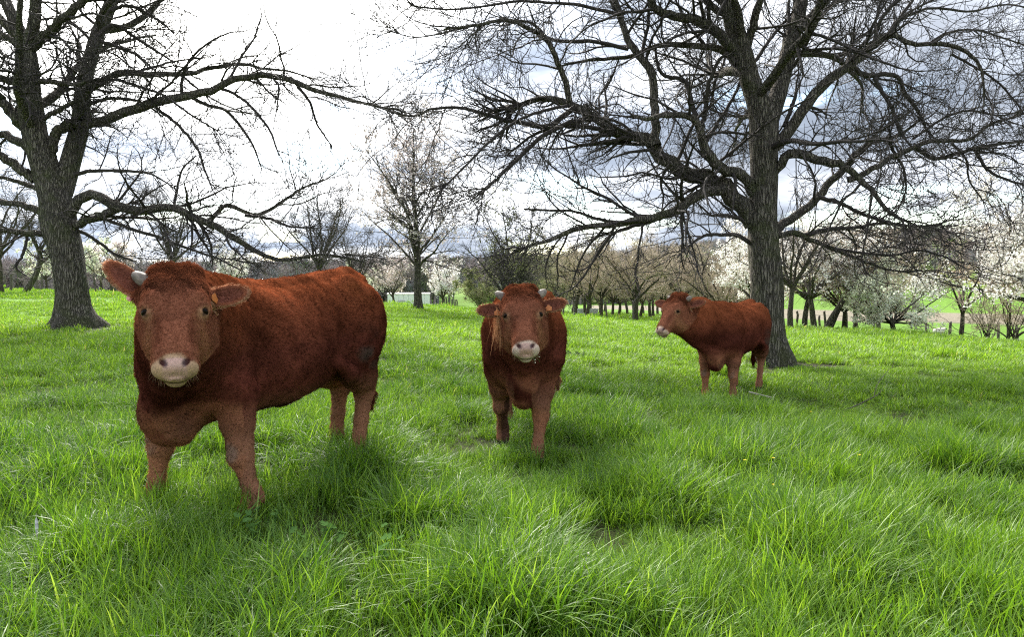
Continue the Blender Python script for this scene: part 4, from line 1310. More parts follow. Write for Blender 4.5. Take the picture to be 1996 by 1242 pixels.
hp1 = px2w(358, 557, 3.78)
build_cow('cow', 'big red brown cow with pink nose staring ahead, in front of the forked tree', (-1.598, 4.855), (-.477, -.879), dict(pos=hp1, face=toward_cam(hp1), size=1.0), 1.0, .035,
          feet={'FR': (.66, .29), 'FL': (.50, .36), 'HL': (-.70, .15), 'HR': (-.82, .17)}, grid=.0092, seed=3, hairs=230000, tau=42, roll=-2, earlen=(1.0, 1.35), hornsz=1.15,
          ears=((2, 14), (50, 4)), horns=(0, 1), tags=(dict(a=-.055, b=.02, c=.03, tilt=1.6, size=.8), dict(mat=M_TAGP, text='6301', a=-.05, b=.060, c=-.01, along=1, size=.9, wide=1.5)), tail_sway=.03)
hp2 = px2w(1017, 592, 5.55)
build_cow('cow', 'red brown cow with white muzzle walking straight ahead between the other two', (.11, 6.52), (-.03, -1.0), dict(pos=hp2, face=toward_cam(hp2), size=1.0), .97,
          feet={'FR': (.16, .19, .05), 'FL': (.78, .12), 'HL': (-.78, .19), 'HR': (-.90, .19)}, grid=.0115, seed=8, hairs=130000, tau=44, roll=3.5, legk=.92, hornsz=1.15, lean=.03,
          ears=((2, 12), (-8, 10)), horns=(1, 1), tags=(dict(a=-.035, b=.03, c=.012, size=.8), dict(a=-.05, b=.035, c=.012, size=.8)), dark=.85, tail_sway=.30, strands=True, muddy=False, cream=(.46, .35, .27))
hp3 = px2w(1320, 592, 9.75)
build_cow('cow', 'small red brown cow looking left, standing in front of the right tree', (3.20, 10.70), (-.58, -.815), dict(pos=hp3, face=(-.76, -.65), size=1.0), .97,
          feet={'FR': (.60, .19), 'FL': (.52, .19), 'HL': (-.78, .17), 'HR': (-.70, .19)}, grid=.0135, seed=15, hairs=95000, tau=38, roll=0, legk=.86, hornsz=1.1, earlen=(1.15, 1.25), lean=.06,
          ears=((34, -14), (8, 5)), horns=(1, 1), tags=(0, dict(a=-.05, b=.04, c=.012, size=.8)), dark=.95, muddy=True, cream=(.48, .34, .25))
# ------------------------------------------------------------------ orchard, blossom trees and bushes
def grow_tree(seed, Ht, trunk_h, r0, nlimb, n2, n3, n4, leader=False, lean=0.0, elev=(35, 70), multi=1, thin=1.0, droop=.02, wig=.16, twin=False):
    """-> trunk (V,Q), crown (V,Q), twig points; standing at the origin, about Ht high"""
    rg = np.random.default_rng(seed)
    bt, limbs = [], []
    top = []
    for mI in range(multi):
        a0 = rg.uniform(0, 6.28) if multi > 1 else 0
        sp = .35 if multi > 1 else 0
        p = np.array([math.cos(a0) * r0 * (multi > 1), math.sin(a0) * r0 * (multi > 1), -.15])
        dv = nrm(np.array([math.cos(a0) * sp + lean, math.sin(a0) * sp, 1.0]))
        L = (Ht * .92 if leader else trunk_h) + .15
        pts = [np.append(p, r0 * 1.45)]
        n = 12
        for k in range(1, n + 1):
            dv = nrm(dv + rg.normal(size=3) * .05 + np.array([0, 0, .03]))
            p = p + dv * L / n
            s = k / n
            pts.append(np.append(p, r0 * ((1 - .93 * s) if leader else (1 - .35 * s))))
        bt.append(np.array(pts))
        top.append(p)
    K = 14
    for i in range(nlimb):
        q = bt[i % multi]
        if leader:
            f = (i + .5) / nlimb
            zz_ = trunk_h + (Ht * .82 - trunk_h) * f ** 1.1
            k = np.argmin(np.abs(q[:, 2] - zz_))
            ln = (Ht - trunk_h) * (.50 - .32 * f) * rg.uniform(.8, 1.15)
            el = math.radians(rg.uniform(20, 45) + 20 * f)
        else:
            k = -1 - int(rg.integers(0, 3))
            ln = (Ht - trunk_h) * rg.uniform(.75, 1.1)
            el = math.radians(rg.uniform(*elev))
        a = i * 2.399 + rg.uniform(-.3, .3)
        if twin and i == 0:
            k, ln, el, a = int(np.argmin(np.abs(q[:, 2] - trunk_h))), Ht * .72, math.radians(82), 2.6
        p = q[k, :3].copy()
        dv = np.array([math.cos(a) * math.cos(el), math.sin(a) * math.cos(el), math.sin(el)])
        rb = min(q[k, 3] * .72, r0 * .6) if not (twin and i) else min(q[k, 3] * .55, r0 * .32)
        pts = [np.append(p, rb)]
        for s in range(1, K):
            dv = nrm(dv + rg.normal(size=3) * wig * .8 + np.array([0, 0, .02]))
            p = p + dv * ln / (K - 1)
            pts.append(np.append(p, max(rb * (1 - .88 * s / (K - 1)), .009)))
        limbs.append(np.array(pts))
    tb = [(q[None, :, :3], q[None, :, 3], 9) for q in bt]
    P1 = np.stack([q[:, :3] for q in limbs])
    R1 = np.stack([q[:, 3] for q in limbs])
    tb.append((P1, R1, 6))
    sc_ = Ht / 6.0
    P2, R2 = spawn(rg, P1, R1, n2, .12, 1.0, (.7 * sc_, 1.9 * sc_), (25, 65), (.35, .65), 8, wig, droop, .03, .010 * thin, .45)
    P3, R3 = spawn(rg, P2, R2, n3, .1, 1.0, (.3 * sc_, .95 * sc_), (25, 65), (.4, .7), 6, wig * 1.1, droop, .05, .008 * thin, .5)
    P4, R4 = spawn(rg, P3, R3, n4, .1, 1.0, (.15 * sc_, .5 * sc_), (25, 65), (.5, .8), 4, wig * 1.2, 0, .08, .0065 * thin, .6)
    tips = np.concatenate([P3[:, 2:].reshape(-1, 3), P4[:, 1:].reshape(-1, 3), P2[:, 4:].reshape(-1, 3)])
    return tubes(tb), tubes([(P2, R2, 4), (P3, R3, 3), (P4, R4, 3)]), tips, rg


TREE_CACHE = {}


def tree_proto(key, mats, flowers=None, **kw):
    if key in TREE_CACHE:
        return TREE_CACHE[key]
    (V, Q), (V2, Q2), tips, rg = grow_tree(**kw)
    parts = []
    a = mk_mesh('trunk', V, Q)
    a.materials.append(mats[0])
    b = mk_mesh('crown', V2, Q2)
    b.materials.append(mats[1])
    parts += [('trunk', a), ('crown', b)]
    if flowers:
        m, n, size, jit, zmin = flowers
        tp = tips[tips[:, 2] > zmin]
        w_ = np.clip(vnoise(tp[:, 0] * 1.3 + 9, tp[:, 2] * 1.3 + tp[:, 1], kw['seed']) - .12, .04, 1)
        sel = tp[rg.choice(len(tp), n, p=w_ / w_.sum())]
        # petals sit in small clusters
        c = np.repeat(sel, 2, 0)
        V3, T3 = scatter_faces(rg, c, size, jit)
        fm = mk_mesh('blossom', V3, None, T3, smooth=False)
        fm.materials.append(m)
        parts.append((flowers[5] if len(flowers) > 5 else 'blossom', fm)) if False else parts.append(('blossom', fm))
    TREE_CACHE[key] = parts
    return parts


def place_tree(name, label, parts, px, dist, scale=1.0, rotz=0.0, group=None, cat='tree', dz=0.0):
    p = on_ground(px, dist)
    p[2] += dz
    root = thing(name, label, cat, tuple(p), rotz, group)
    root.scale = (scale,) * 3
    for nm, me in parts:
        add_obj(nm, me, None, root)
    return root


BARE = [tree_proto('bare%d' % i, (M_BARK2, M_TWIG2), seed=40 + i, Ht=5.6, trunk_h=1.25 + .2 * i, r0=.14, nlimb=8, n2=110, n3=850, n4=1800, thin=1.4, elev=(30, 75), lean=(-.08, .1, .02)[i]) for i in range(3)]
OLIVE = [tree_proto('olive%d' % i, (M_BARK2, M_TWIG_OLIVE), seed=50 + i, Ht=5.2, trunk_h=1.1, r0=.13, nlimb=8, n2=110, n3=850, n4=1800, thin=1.45, elev=(30, 75)) for i in range(2)]
GREYT = [tree_proto('grey%d' % i, (M_BARK2, M_TWIG_DK), seed=60 + i, Ht=6.5, trunk_h=1.8, r0=.14, nlimb=8, n2=90, n3=600, n4=1500, thin=1.15, elev=(35, 78), wig=.13) for i in range(2)]

# the tall cherry in the middle
cherry = tree_proto('cherry', (M_BARK, M_TWIG_DK), (M_BLOSSOM_P, 3000, .05, .06, 1.2), seed=71, Ht=8.6, trunk_h=1.5, r0=.19, nlimb=24, n2=190, n3=1100, n4=2000, leader=True, multi=1, twin=True, thin=1.1, wig=.12)
place_tree('cherry_tree', 'tall conical tree in pale blossom with dark trunk between the left and middle cows', cherry, 815, 32, 1.0, .6)
# the low dark tree behind the middle cow
dense = tree_proto('dense', (M_BARK, M_TWIG_DK), (M_BUDS, 1300, .035, .07, .9), seed=75, Ht=4.9, trunk_h=1.0, r0=.12, nlimb=10, n2=200, n3=1200, n4=2400, multi=3, elev=(12, 65), thin=1.0)
place_tree('apple_tree', 'low dense dark tree with olive buds directly behind the middle cow', dense, 992, 28, 1.0, 0.3)
# bare trees over the back of the left cow
place_tree('bare_tree', 'fine bare tree rising behind the left cow\'s head', GREYT[0], 335, 40, 1.0, .4)
place_tree('bare_tree', 'fine bare tree with wide crown above the left cow\'s rump', GREYT[1], 612, 37, 1.0, 1.1)
place_tree('bare_tree', 'bare tree behind the fork of the right tree\'s lowest branches', GREYT[0], 700, 58, 1.0, 2.0)
# far left
place_tree('bare_tree', 'grey trunk of a bare tree cut off by the left edge', GREYT[1], 4, 36, 1.05, 0.0)
leaner = tree_proto('leaner', (M_BARK, M_TWIG_DK), seed=81, Ht=5.0, trunk_h=2.0, r0=.17, nlimb=6, n2=60, n3=380, n4=900, lean=.45, thin=1.2)
place_tree('leaning_tree', 'dark bare tree with leaning trunk near the left edge', leaner, 48, 39, 1.0, 0.0)
smallgreen = tree_proto('smallgreen', (M_BARK2, M_TWIG2), (M_BLOSSOM_G, 900, .06, .06, 1.0), seed=83, Ht=3.6, trunk_h=.9, r0=.09, nlimb=6, n2=60, n3=380, n4=800, thin=1.3)
smallwhite = tree_proto('smallwhite', (M_BARK2, M_TWIG2), (M_BLOSSOM, 1700, .06, .07, .8), seed=84, Ht=4.0, trunk_h=.9, r0=.11, nlimb=7, n2=70, n3=420, n4=900, thin=1.3)
smallpink = tree_proto('smallpink', (M_BARK2, M_TWIG2), (M_BLOSSOM_P, 1300, .06, .07, .8), seed=85, Ht=3.9, trunk_h=.9, r0=.10, nlimb=7, n2=70, n3=420, n4=900, thin=1.3)
place_tree('blossom_tree', 'small greenish blossom tree between the leaning trunk and the forked tree', smallgreen, 92, 52, 1.0, 1.0)
place_tree('blossom_tree', 'small pale tree seen just right of the forked tree\'s trunk', smallgreen, 197, 48, 1.0, 2.0)
place_tree('blossom_tree', 'small pinkish tree behind the left cow\'s raised ear', smallpink, 218, 50, 1.0, 0.0)
place_tree('blossom_tree', 'whitish blossom tree showing over the left cow\'s back', smallwhite, 445, 52, .95, 0.0)
place_tree('blossom_tree', 'pinkish blossom tree in front of the white shed, left of the dark trunk', smallpink, 768, 60, 1.2, .7)
place_tree('blossom_tree', 'white blossom tree right of the dark cherry trunk', smallwhite, 862, 58, 1.05, 2.2)
place_tree('blossom_tree', 'pale blossom tree behind the cherry, beside the left cow\'s rump', smallgreen, 715, 66, 1.2, .2)

# orchard rows of bare trees in the middle distance
orch = []
for row, (dd, p0, p1, st) in enumerate([(44, 1150, 1470, 88), (50, 1112, 1480, 62), (57, 1085, 1490, 56), (65, 1060, 1500, 50), (75, 1040, 1500, 46), (88, 1010, 1500, 40)]):
    x = p0
    while x < p1:
        orch.append((x + rng.uniform(-9, 9), dd + rng.uniform(-2, 2)))
        x += st
for i, (x, dd) in enumerate(orch):
    pr = OLIVE[i % 2] if (x < 1120 or (dd > 60 and i % 3 == 0)) else BARE[i % 3]
    place_tree('orchard_tree', 'bare olive brown tree in the orchard rows, thickest behind the middle cow' if pr in OLIVE else 'bare brown tree in the orchard rows left of the right cow', pr, x, dd, rng.uniform(.88, 1.12) * (1 + .12 * (dd > 60)), rng.uniform(0, 6.28), 'olive brown orchard trees' if pr in OLIVE else 'bare brown orchard trees in rows behind the cows')
bush = tree_proto('bush', (M_BARK2, M_TWIG_OLIVE), (M_BUDS, 1500, .05, .06, .2), seed=90, Ht=2.6, trunk_h=.2, r0=.05, nlimb=14, n2=120, n3=700, n4=1300, multi=4, thin=1.5, elev=(35, 85))
place_tree('bush', 'rounded grey green bush left of the middle cow\'s ear', bush, 938, 46, 1.05, 0, cat='bush')
# right-hand side
wtree = tree_proto('wtree', (M_BARK, M_TWIG2), (M_BLOSSOM, 4200, .048, .07, 1.3), seed=94, Ht=5.8, trunk_h=1.9, r0=.15, nlimb=8, n2=110, n3=700, n4=1500, multi=1, thin=1.2, elev=(25, 75))
wtree2 = tree_proto('wtree2', (M_BARK, M_TWIG2), (M_BLOSSOM, 3400, .048, .07, 1.0), seed=97, Ht=5.4, trunk_h=1.7, r0=.14, nlimb=8, n2=110, n3=700, n4=1500, multi=1, thin=1.2, elev=(30, 75), lean=-.1)
place_tree('blossom_tree', 'white blossom tree half hidden behind the right tree\'s trunk', wtree, 1462, 37, .95, 1.2)
place_tree('blossom_tree', 'white blossom tree with straight dark trunk right of the big trunk', wtree2, 1590, 31, 1.0, .3)
place_tree('blossom_tree', 'slimmer blossom tree next to the straight dark trunk', wtree, 1571, 34, .95, 2.3)
place_tree('bare_tree', 'dark trunk close behind the right tree\'s trunk', GREYT[0], 1541, 27, .85, 1.0)
lean2 = tree_proto('lean2', (M_BARK, M_TWIG2), seed=99, Ht=5.2, trunk_h=2.2, r0=.15, nlimb=7, n2=90, n3=560, n4=1300, lean=.55, thin=1.4)
place_tree('leaning_tree', 'bare brown tree leaning right beside the blossom trees', lean2, 1604, 31.5, 1.0, 0.0)
place_tree('leaning_tree', 'bare brown tree leaning right, second of the leaning pair', lean2, 1612, 33, 1.05, .5)
place_tree('orchard_tree', 'slim bare tree right of the leaning pair', BARE[0], 1646, 33, .85, 1.0)
place_tree('orchard_tree', 'slim bare tree between the leaning pair and the white bush', BARE[1], 1668, 33.5, .9, 2.0)
place_tree('orchard_tree', 'bare brown tree behind the white flowering bush', BARE[2], 1715, 42, 1.1, 2.6)
wbush = tree_proto('wbush', (M_BARK, M_TWIG2), (M_BLOSSOM_G, 4600, .046, .07, .5), seed=103, Ht=3.5, trunk_h=.55, r0=.10, nlimb=12, n2=150, n3=800, n4=1500, multi=3, thin=1.2, elev=(8, 70))
place_tree('flowering_bush', 'low spreading white flowering bush left of the sheep', wbush, 1752, 30, 1.0, .8, cat='bush')
sap = tree_proto('sap', (M_BARK2, M_TWIG2), seed=107, Ht=5.6, trunk_h=1.3, r0=.105, nlimb=5, n2=40, n3=200, n4=420, thin=1.0, elev=(45, 72), wig=.1)
place_tree('young_tree', 'slender young tree with Y shaped fork on the right', sap, 1874, 30, 1.0, 1.2)
wbig = tree_proto('wbig', (M_BARK, M_TWIG2), (M_BLOSSOM, 6500, .043, .08, 1.2), seed=109, Ht=5.9, trunk_h=1.5, r0=.15, nlimb=10, n2=130, n3=800, n4=1700, multi=1, thin=1.0, elev=(15, 75))
place_tree('blossom_tree', 'big white blossom tree at the right edge', wbig, 2015, 23, 1.0, 2.0)
scrub = tree_proto('scrub', (M_BARK2, M_TWIG2), seed=111, Ht=2.6, trunk_h=.2, r0=.05, nlimb=14, n2=110, n3=560, n4=900, multi=4, thin=1.1, elev=(20, 85))
place_tree('bush', 'bare brown bush at the right edge below the white blossom', scrub, 1978, 26, 1.1, 0, cat='bush')
place_tree('bush', 'bare thin bush right of the slender young tree', scrub, 1925, 30, .9, 2, cat='bush')


# ------------------------------------------------------------------ woodland on the hills (nobody could count it)
def instancer(name, pts, rot, scl, vid, protos, tint=None):
    me = mk_mesh(name, pts)
    for nm, ty, val in (('rot', 'FLOAT_VECTOR', rot), ('scl', 'FLOAT', scl), ('vid', 'INT', vid), ('tint', 'FLOAT', tint if tint is not None else np.zeros(len(pts)))):
        at = me.attributes.new(nm, ty, 'POINT')
        at.data.foreach_set('vector' if ty == 'FLOAT_VECTOR' else 'value', np.asarray(val, np.int32 if ty == 'INT' else np.float32).ravel())
    coll = bpy.data.collections.new(name + '_kinds')
    for i, m in enumerate(protos):
        coll.objects.link(bpy.data.objects.new('%s_kind_%02d' % (name, i), m))
    o = add_obj(name, me)
    ng = bpy.data.node_groups.new(name + '_scatter', 'GeometryNodeTree')
    ng.interface.new_socket('Geometry', in_out='INPUT', socket_type='NodeSocketGeometry')
    ng.interface.new_socket('Geometry', in_out='OUTPUT', socket_type='NodeSocketGeometry')
    t = NT(ng)
    gi, go = t.node('NodeGroupInput'), t.node('NodeGroupOutput')
    ci = t.node('GeometryNodeCollectionInfo')
    ci.inputs['Collection'].default_value = coll
    ci.inputs['Separate Children'].default_value = True
    ci.inputs['Reset Children'].default_value = True
    ip = t.node('GeometryNodeInstanceOnPoints')
    ip.inputs['Pick Instance'].default_value = True

    def na(nm, ty):
        n = t.node('GeometryNodeInputNamedAttribute', data_type=ty)
        n.inputs['Name'].default_value = nm
        return n.outputs[0]
    e2r = t.node('FunctionNodeEulerToRotation')
    t.l.new(na('rot', 'FLOAT_VECTOR'), e2r.inputs[0])
    t.l.new(gi.outputs[0], ip.inputs['Points'])
    t.l.new(ci.outputs[0], ip.inputs['Instance'])
    t.l.new(na('vid', 'INT'), ip.inputs['Instance Index'])
    t.l.new(e2r.outputs[0], ip.inputs['Rotation'])
    t.l.new(na('scl', 'FLOAT'), ip.inputs['Scale'])
    t.l.new(ip.outputs[0], go.inputs[0])
    md = o.modifiers.new('scatter', 'NODES')
    md.node_group = ng
    return o


def far_tree(seed, mat, Ht=10):
    (V, Q), (V2, Q2), tips, rg = grow_tree(seed, Ht, Ht * .25, .28, 7, 40, 160, 260, thin=6.0, elev=(35, 80))
    me = mk_mesh('far_tree', np.vstack([V, V2]), np.vstack([Q, Q2 + len(V)]))
    me.materials.append(mat)
    return me


M_FAR1 = simple_mat('far_wood_brown', (.27, .225, .215), .9)
M_FAR2 = simple_mat('far_wood_grey', (.22, .22, .235), .9)  # bluish grey, with the haze of distance put into the colour
M_FAR3 = simple_mat('far_wood_green', (.13, .15, .085), .9)
FAR = [far_tree(201, M_FAR1), far_tree(202, M_FAR2), far_tree(203, M_FAR1), far_tree(204, M_FAR3)]


def woodland():
    a = np.radians(rng.uniform(-44, 44, 16000))
    r = np.exp(rng.uniform(math.log(170), math.log(1500), 16000))
    x, y = r * np.sin(a), r * np.cos(a)
    az = np.degrees(a)
    dens = fbm(az / 5 + 3, np.log(r) * 5, 33, 3)
    hill = (r > 560)
    left = az < 6
    keep = (hill & (dens > .36)) | ((r > 330) & (r <= 560) & (dens > np.where(left, .40, .58))) | ((r > 170) & (r < 330) & (dens > np.where(left, .52, .63)))
    keep &= ~((az > 10) & (r < 240))
    x, y, r = x[keep], y[keep], r[keep]
    n = len(x)
    o = instancer('woodland', np.stack([x, y, ground_z(x, y) - .2], 1), np.stack([np.zeros(n), np.zeros(n), rng.uniform(0, 6.28, n)], 1), rng.uniform(.75, 1.35, n), rng.choice(4, n, p=[.36, .3, .22, .12]), FAR)
    tag(o, 'bare grey brown woods covering the hills beyond the valley', 'woodland', kind='stuff')


woodland()


# ------------------------------------------------------------------ fence posts, shed, trough, sheep
M_POST = simple_mat('weathered_post', (.105, .09, .075), .9, 18, .45, .5)
M_WALLW = simple_mat('shed_wall', (.70, .69, .66), .8, 3, .10)
M_ROOF = simple_mat('shed_roof', (.46, .43, .41), .8, 5, .2)
M_DOOR = simple_mat('shed_door', (.40, .38, .36), .8, 5, .2)
M_WOOL = simple_mat('wool', (.62, .57, .48), .95, 40, .3, .8)
M_SHEEPF = simple_mat('sheep_face', (.03, .027, .025), .8)
M_WIRE = simple_mat('fence_wire', (.16, .155, .15), .6, metallic=.6)
M_TROUGH = simple_mat('trough_metal', (.52, .53, .54), .5, 8, .25, metallic=.2)


def post_mesh(seed):
    rg = np.random.default_rng(seed)
    q = np.array([[0, 0, -.4, .062], [rg.uniform(-.02, .02), 0, .35, .06], [rg.uniform(-.04, .04), rg.uniform(-.03, .03), .95, .058], [rg.uniform(-.05, .05), rg.uniform(-.03, .03), 1.12, .054], [rg.uniform(-.05, .05), 0, 1.16, .03], [0, 0, 1.165, .002]])
    V, Q = tubes([(q[None, :, :3], q[None, :, 3], 8)])
    V += rg.normal(size=V.shape) * .004
    me = mk_mesh('fence_post', V, Q)
    me.materials.append(M_POST)
    return me


PM = [post_mesh(i) for i in range(4)]
post_spots = [(1553, 37), (1600, 37), (1612, 36), (1653, 36), (1704, 36), (1809, 36), (1853, 35), (1950, 33), (1985, 31.5),
              (13, 47), (22, 40), (24, 46), (72, 47), (82, 44), (160, 46), (187, 42), (225, 45), (250, 46),
              (862, 60), (866, 60.5), (871, 60), (876, 60.5), (881, 60), (886, 60.5), (891, 61), (1183, 43), (1120, 45), (1098, 43), (1235, 41)]
for i, (x, dd) in enumerate(post_spots):
    p = on_ground(x, dd)
    side = 'on the right beyond the field edge' if x > 1500 else 'in the short row right of the cherry trunk' if 800 < x < 900 else ('by the orchard trees in the middle' if x > 900 else 'on the rise at the left')
    o = add_obj('fence_post', PM[i % 4], None, None, tuple(p), (rng.uniform(-.06, .06), rng.uniform(-.07, .07), rng.uniform(0, 6)))
    o.scale = (1, 1, rng.uniform(.75, 1.0))
    tag(o, 'weathered wooden fence post ' + side, 'post', 'fence posts ' + side)


def cat_wire(name, label, a, b, z0):
    pts = []
    for k in range(17):
        s = k / 16
        x, y = a[0] * (1 - s) + b[0] * s, a[1] * (1 - s) + b[1] * s
        pts.append([x, y, float(ground_z(x, y)) + z0, .006])
    q = np.array(pts)
    V, Q = tubes([(q[None, :, :3], q[None, :, 3], 4)])
    tag(add_obj(name, mk_mesh(name, V, Q), M_WIRE), label, 'wire')


cat_wire('fence_wire', 'upper fence wire strung along the posts on the right', on_ground(1553, 36.4), on_ground(1985, 32.6), .9)
cat_wire('fence_wire', 'lower fence wire strung along the posts on the right', on_ground(1553, 36.4), on_ground(1985, 32.6), .5)


def box(name, sx, sy, sz, mat, parent, loc, bev=.0):
    v = [(x * sx / 2, y * sy / 2, z * sz / 2) for x in (-1, 1) for y in (-1, 1) for z in (-1, 1)]
    f = [(0, 1, 3, 2), (4, 6, 7, 5), (0, 4, 5, 1), (2, 3, 7, 6), (0, 2, 6, 4), (1, 5, 7, 3)]
    me = bpy.data.meshes.new(name)
    me.from_pydata(v, [], f)
    return add_obj(name, me, mat, parent, loc)


def shed():
    p = on_ground(797, 92)
    r = thing('shed', 'small white shed with flat roof behind the cherry trunk', 'shed', tuple(p), .12)
    for k in range(8):
        box('wall_panel', .62, .06, 2.75, M_WALLW, r, (-2.24 + k * .64, -1.5, 1.375))
        if k < 5:
            box('wall_panel', .06, .57, 2.75, M_WALLW, r, (2.55, -1.2 + k * .59, 1.375))
    box('wall', 5.0, 2.9, 2.72, M_WALLW, r, (0, .02, 1.34))
    rf = box('roof', 5.3, 3.2, .07, M_ROOF, r, (0, 0, 2.80))
    rf.rotation_euler = (.03, 0, 0)
    dr = box('door', .9, .05, 2.0, M_DOOR, r, (-.9, -1.56, 1.0))
    box('handle', .04, .06, .16, M_SHEEPF, dr, (.33, -.05, 0))


shed()


def trough():
    p = on_ground(1142, 62)
    r = thing('water_trough', 'pale metal water trough among the orchard trees', 'trough', tuple(p), .2)
    V, Q = [], []
    import bmesh
    bm = bmesh.new()
    L, W2, Hh = 1.0, .38, .5
    ring = lambda l, w_, z: [bm.verts.new((sx * l, sy * w_, z)) for sx, sy in ((-1, -1), (1, -1), (1, 1), (-1, 1))]
    a, b, c, d_ = ring(L * .92, W2 * .85, .1), ring(L, W2, Hh), ring(L * .95, W2 * .9, Hh), ring(L * .9, W2 * .8, .2)
    for u, v in ((a, b), (b, c), (c, d_)):
        for k in range(4):
            bm.faces.new((u[k], u[(k + 1) % 4], v[(k + 1) % 4], v[k]))
    bm.faces.new(d_)
    bm.faces.new(a[::-1])
    me = bpy.data.meshes.new('basin')
    bm.to_mesh(me)
    bm.free()
    add_obj('basin', me, M_TROUGH, r)
    for sx in (-1, 1):
        box('leg', .06, .6, .2, M_TROUGH, r, (sx * .7, 0, .0))


trough()


def sheep():
    p = on_ground(1832, 78)
    r = thing('sheep', 'white sheep with dark head lying in the meadow between fence posts', 'sheep', tuple(p), math.pi * .03)
    F = Field([-.75, -.45, -.05], [.95, .45, .95], .022)
    F.ell([0, 0, .45], [.56, .30, .33], .1)
    F.ell([-.35, 0, .42], [.28, .29, .31], .1)
    F.ell([.36, 0, .5], [.26, .25, .29], .1)
    F.chain([(.42, 0, .58, .17), (.60, 0, .70, .12), (.66, 0, .74, .10)], .08)
    F.chain([(.64, 0, .76, .095), (.80, 0, .68, .07), (.88, 0, .64, .05)], .04)
    for s in (1, -1):
        F.cone([.64, s * .08, .80], [.60, s * .2, .77], .03, .02, .02)
        for xx in (.34, -.36):
            F.chain([(xx, s * .16, .35, .09), (xx + .02, s * .16, .15, .045), (xx + .02, s * .16, 0, .045)], .05)
    F.chain([(-.58, 0, .5, .05), (-.64, 0, .35, .03)], .04)
    V, Q = F.mesh()
    c = np.tile([.62, .57, .48], (len(V), 1))
    c[(V[:, 0] > .64) | (V[:, 2] < .12)] = (.03, .027, .025)
    me = mk_mesh('body', V, Q)
    at = me.attributes.new('coat', 'FLOAT_COLOR', 'POINT')
    at.data.foreach_set('color', np.concatenate([c, np.ones((len(c), 1))], 1).astype(np.float32).ravel())
    add_obj('body', me, M_COAT, r)


sheep()
# ------------------------------------------------------------------ grass
def grass_mat():
    m, t, o = new_mat('grass_blade')
    tint = t.node('ShaderNodeAttribute', attribute_name='tint', attribute_type='INSTANCER').outputs['Fac']
    isl = t.node('ShaderNodeNewGeometry').outputs['Random Per Island']
    hgt = t.node('ShaderNodeAttribute', attribute_name='up').outputs['Fac']
    a = t.mix(tint, (.052, .165, .016), (.205, .380, .024))
    b = t.mix(t.math('POWER', isl, 1.7), t.mix(.60, a, (.022, .070, .008)), t.mix(.60, a, (.31, .46, .065)))
    b = t.mix(t.ramp(isl, .965, .985), b, (.42, .38, .22))
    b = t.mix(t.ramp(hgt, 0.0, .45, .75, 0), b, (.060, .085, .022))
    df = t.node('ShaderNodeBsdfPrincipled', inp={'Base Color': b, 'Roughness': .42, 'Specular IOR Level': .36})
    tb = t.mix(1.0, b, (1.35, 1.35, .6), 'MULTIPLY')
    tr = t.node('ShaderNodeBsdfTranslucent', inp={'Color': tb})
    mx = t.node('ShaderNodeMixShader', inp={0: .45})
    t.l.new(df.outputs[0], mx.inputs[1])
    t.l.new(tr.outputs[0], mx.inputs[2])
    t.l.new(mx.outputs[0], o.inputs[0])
    return m


M_GRASS = grass_mat()


def clump(seed, n, rad, h0, h1, wd, lean, bend, seg=5, side=0.0):
    rg = np.random.default_rng(seed)
    a = rg.uniform(0, 6.283, n)
    rr = rad * np.sqrt(rg.random(n))
    base = np.stack([rr * np.cos(a), rr * np.sin(a), np.full(n, -.02)], 1)
    ln = rg.uniform(h0, h1, n)
    az = rg.uniform(0, 6.283, n)
    out_ = np.stack([np.cos(az), np.sin(az), np.zeros(n)], 1) + base * (1.2 / max(rad, .01)) * .6
    out_[:, 2] = 0
    out_ = nrm(out_)
    th = np.abs(rg.normal(lean, lean * .5, n))
    bd = rg.uniform(bend[0], bend[1], n)
    p = base.copy()
    width = wd * rg.uniform(.7, 1.35, n)
    wv = nrm(np.cross(out_, [0, 0, 1.0]) + rg.normal(size=(n, 3)) * .25)
    pts = []
    for k in range(seg + 1):
        s = k / seg
        w_ = width * (1 - s ** 1.8) * (.75 + .5 * min(s * 3, 1))
        w_ = np.maximum(w_, .0002)
        pts.append(np.stack([p - wv * w_[:, None] * .5, p + wv * w_[:, None] * .5], 1))
        ang = th + bd * s
        dv = out_ * np.sin(ang)[:, None] + np.array([0, 0, 1.0]) * np.cos(ang)[:, None]
        p = p + dv * (ln / seg)[:, None]
    V = np.stack(pts, 1)                       # n, seg+1, 2, 3
    i, k = np.meshgrid(np.arange(n), np.arange(seg), indexing='ij')
    b = i * (seg + 1) * 2 + k * 2
    Q = np.stack([b, b + 1, b + 3, b + 2], -1).reshape(-1, 4)
    me = mk_mesh('grass_clump', V.reshape(-1, 3), Q)
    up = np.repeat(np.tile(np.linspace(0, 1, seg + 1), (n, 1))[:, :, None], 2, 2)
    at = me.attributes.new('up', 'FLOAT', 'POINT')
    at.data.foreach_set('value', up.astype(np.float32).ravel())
    me.materials.append(M_GRASS)
    return me


KINDS = []
for i in range(4):
    KINDS.append(clump(300 + i, 46, .15, .10, .27, .0058, .38, (.3, 1.8)))          # 0-3 sward
for i in range(3):
    KINDS.append(clump(310 + i, 60, .09, .22, .42, .0060, .42, (.5, 2.0), 6))       # 4-6 tussock
for i in range(2):
    KINDS.append(clump(320 + i, 54, .12, .20, .34, .0062, .20, (.2, 1.2), 5))       # 7-8 upright
for i in range(3):
    KINDS.append(clump(330 + i, 80, .30, .10, .25, .012, .38, (.3, 1.4), 3))       # 9-11 mid
for i in range(3):
    KINDS.append(clump(340 + i, 90, .70, .10, .22, .026, .40, (.3, 1.3), 2))        # 12-14 far


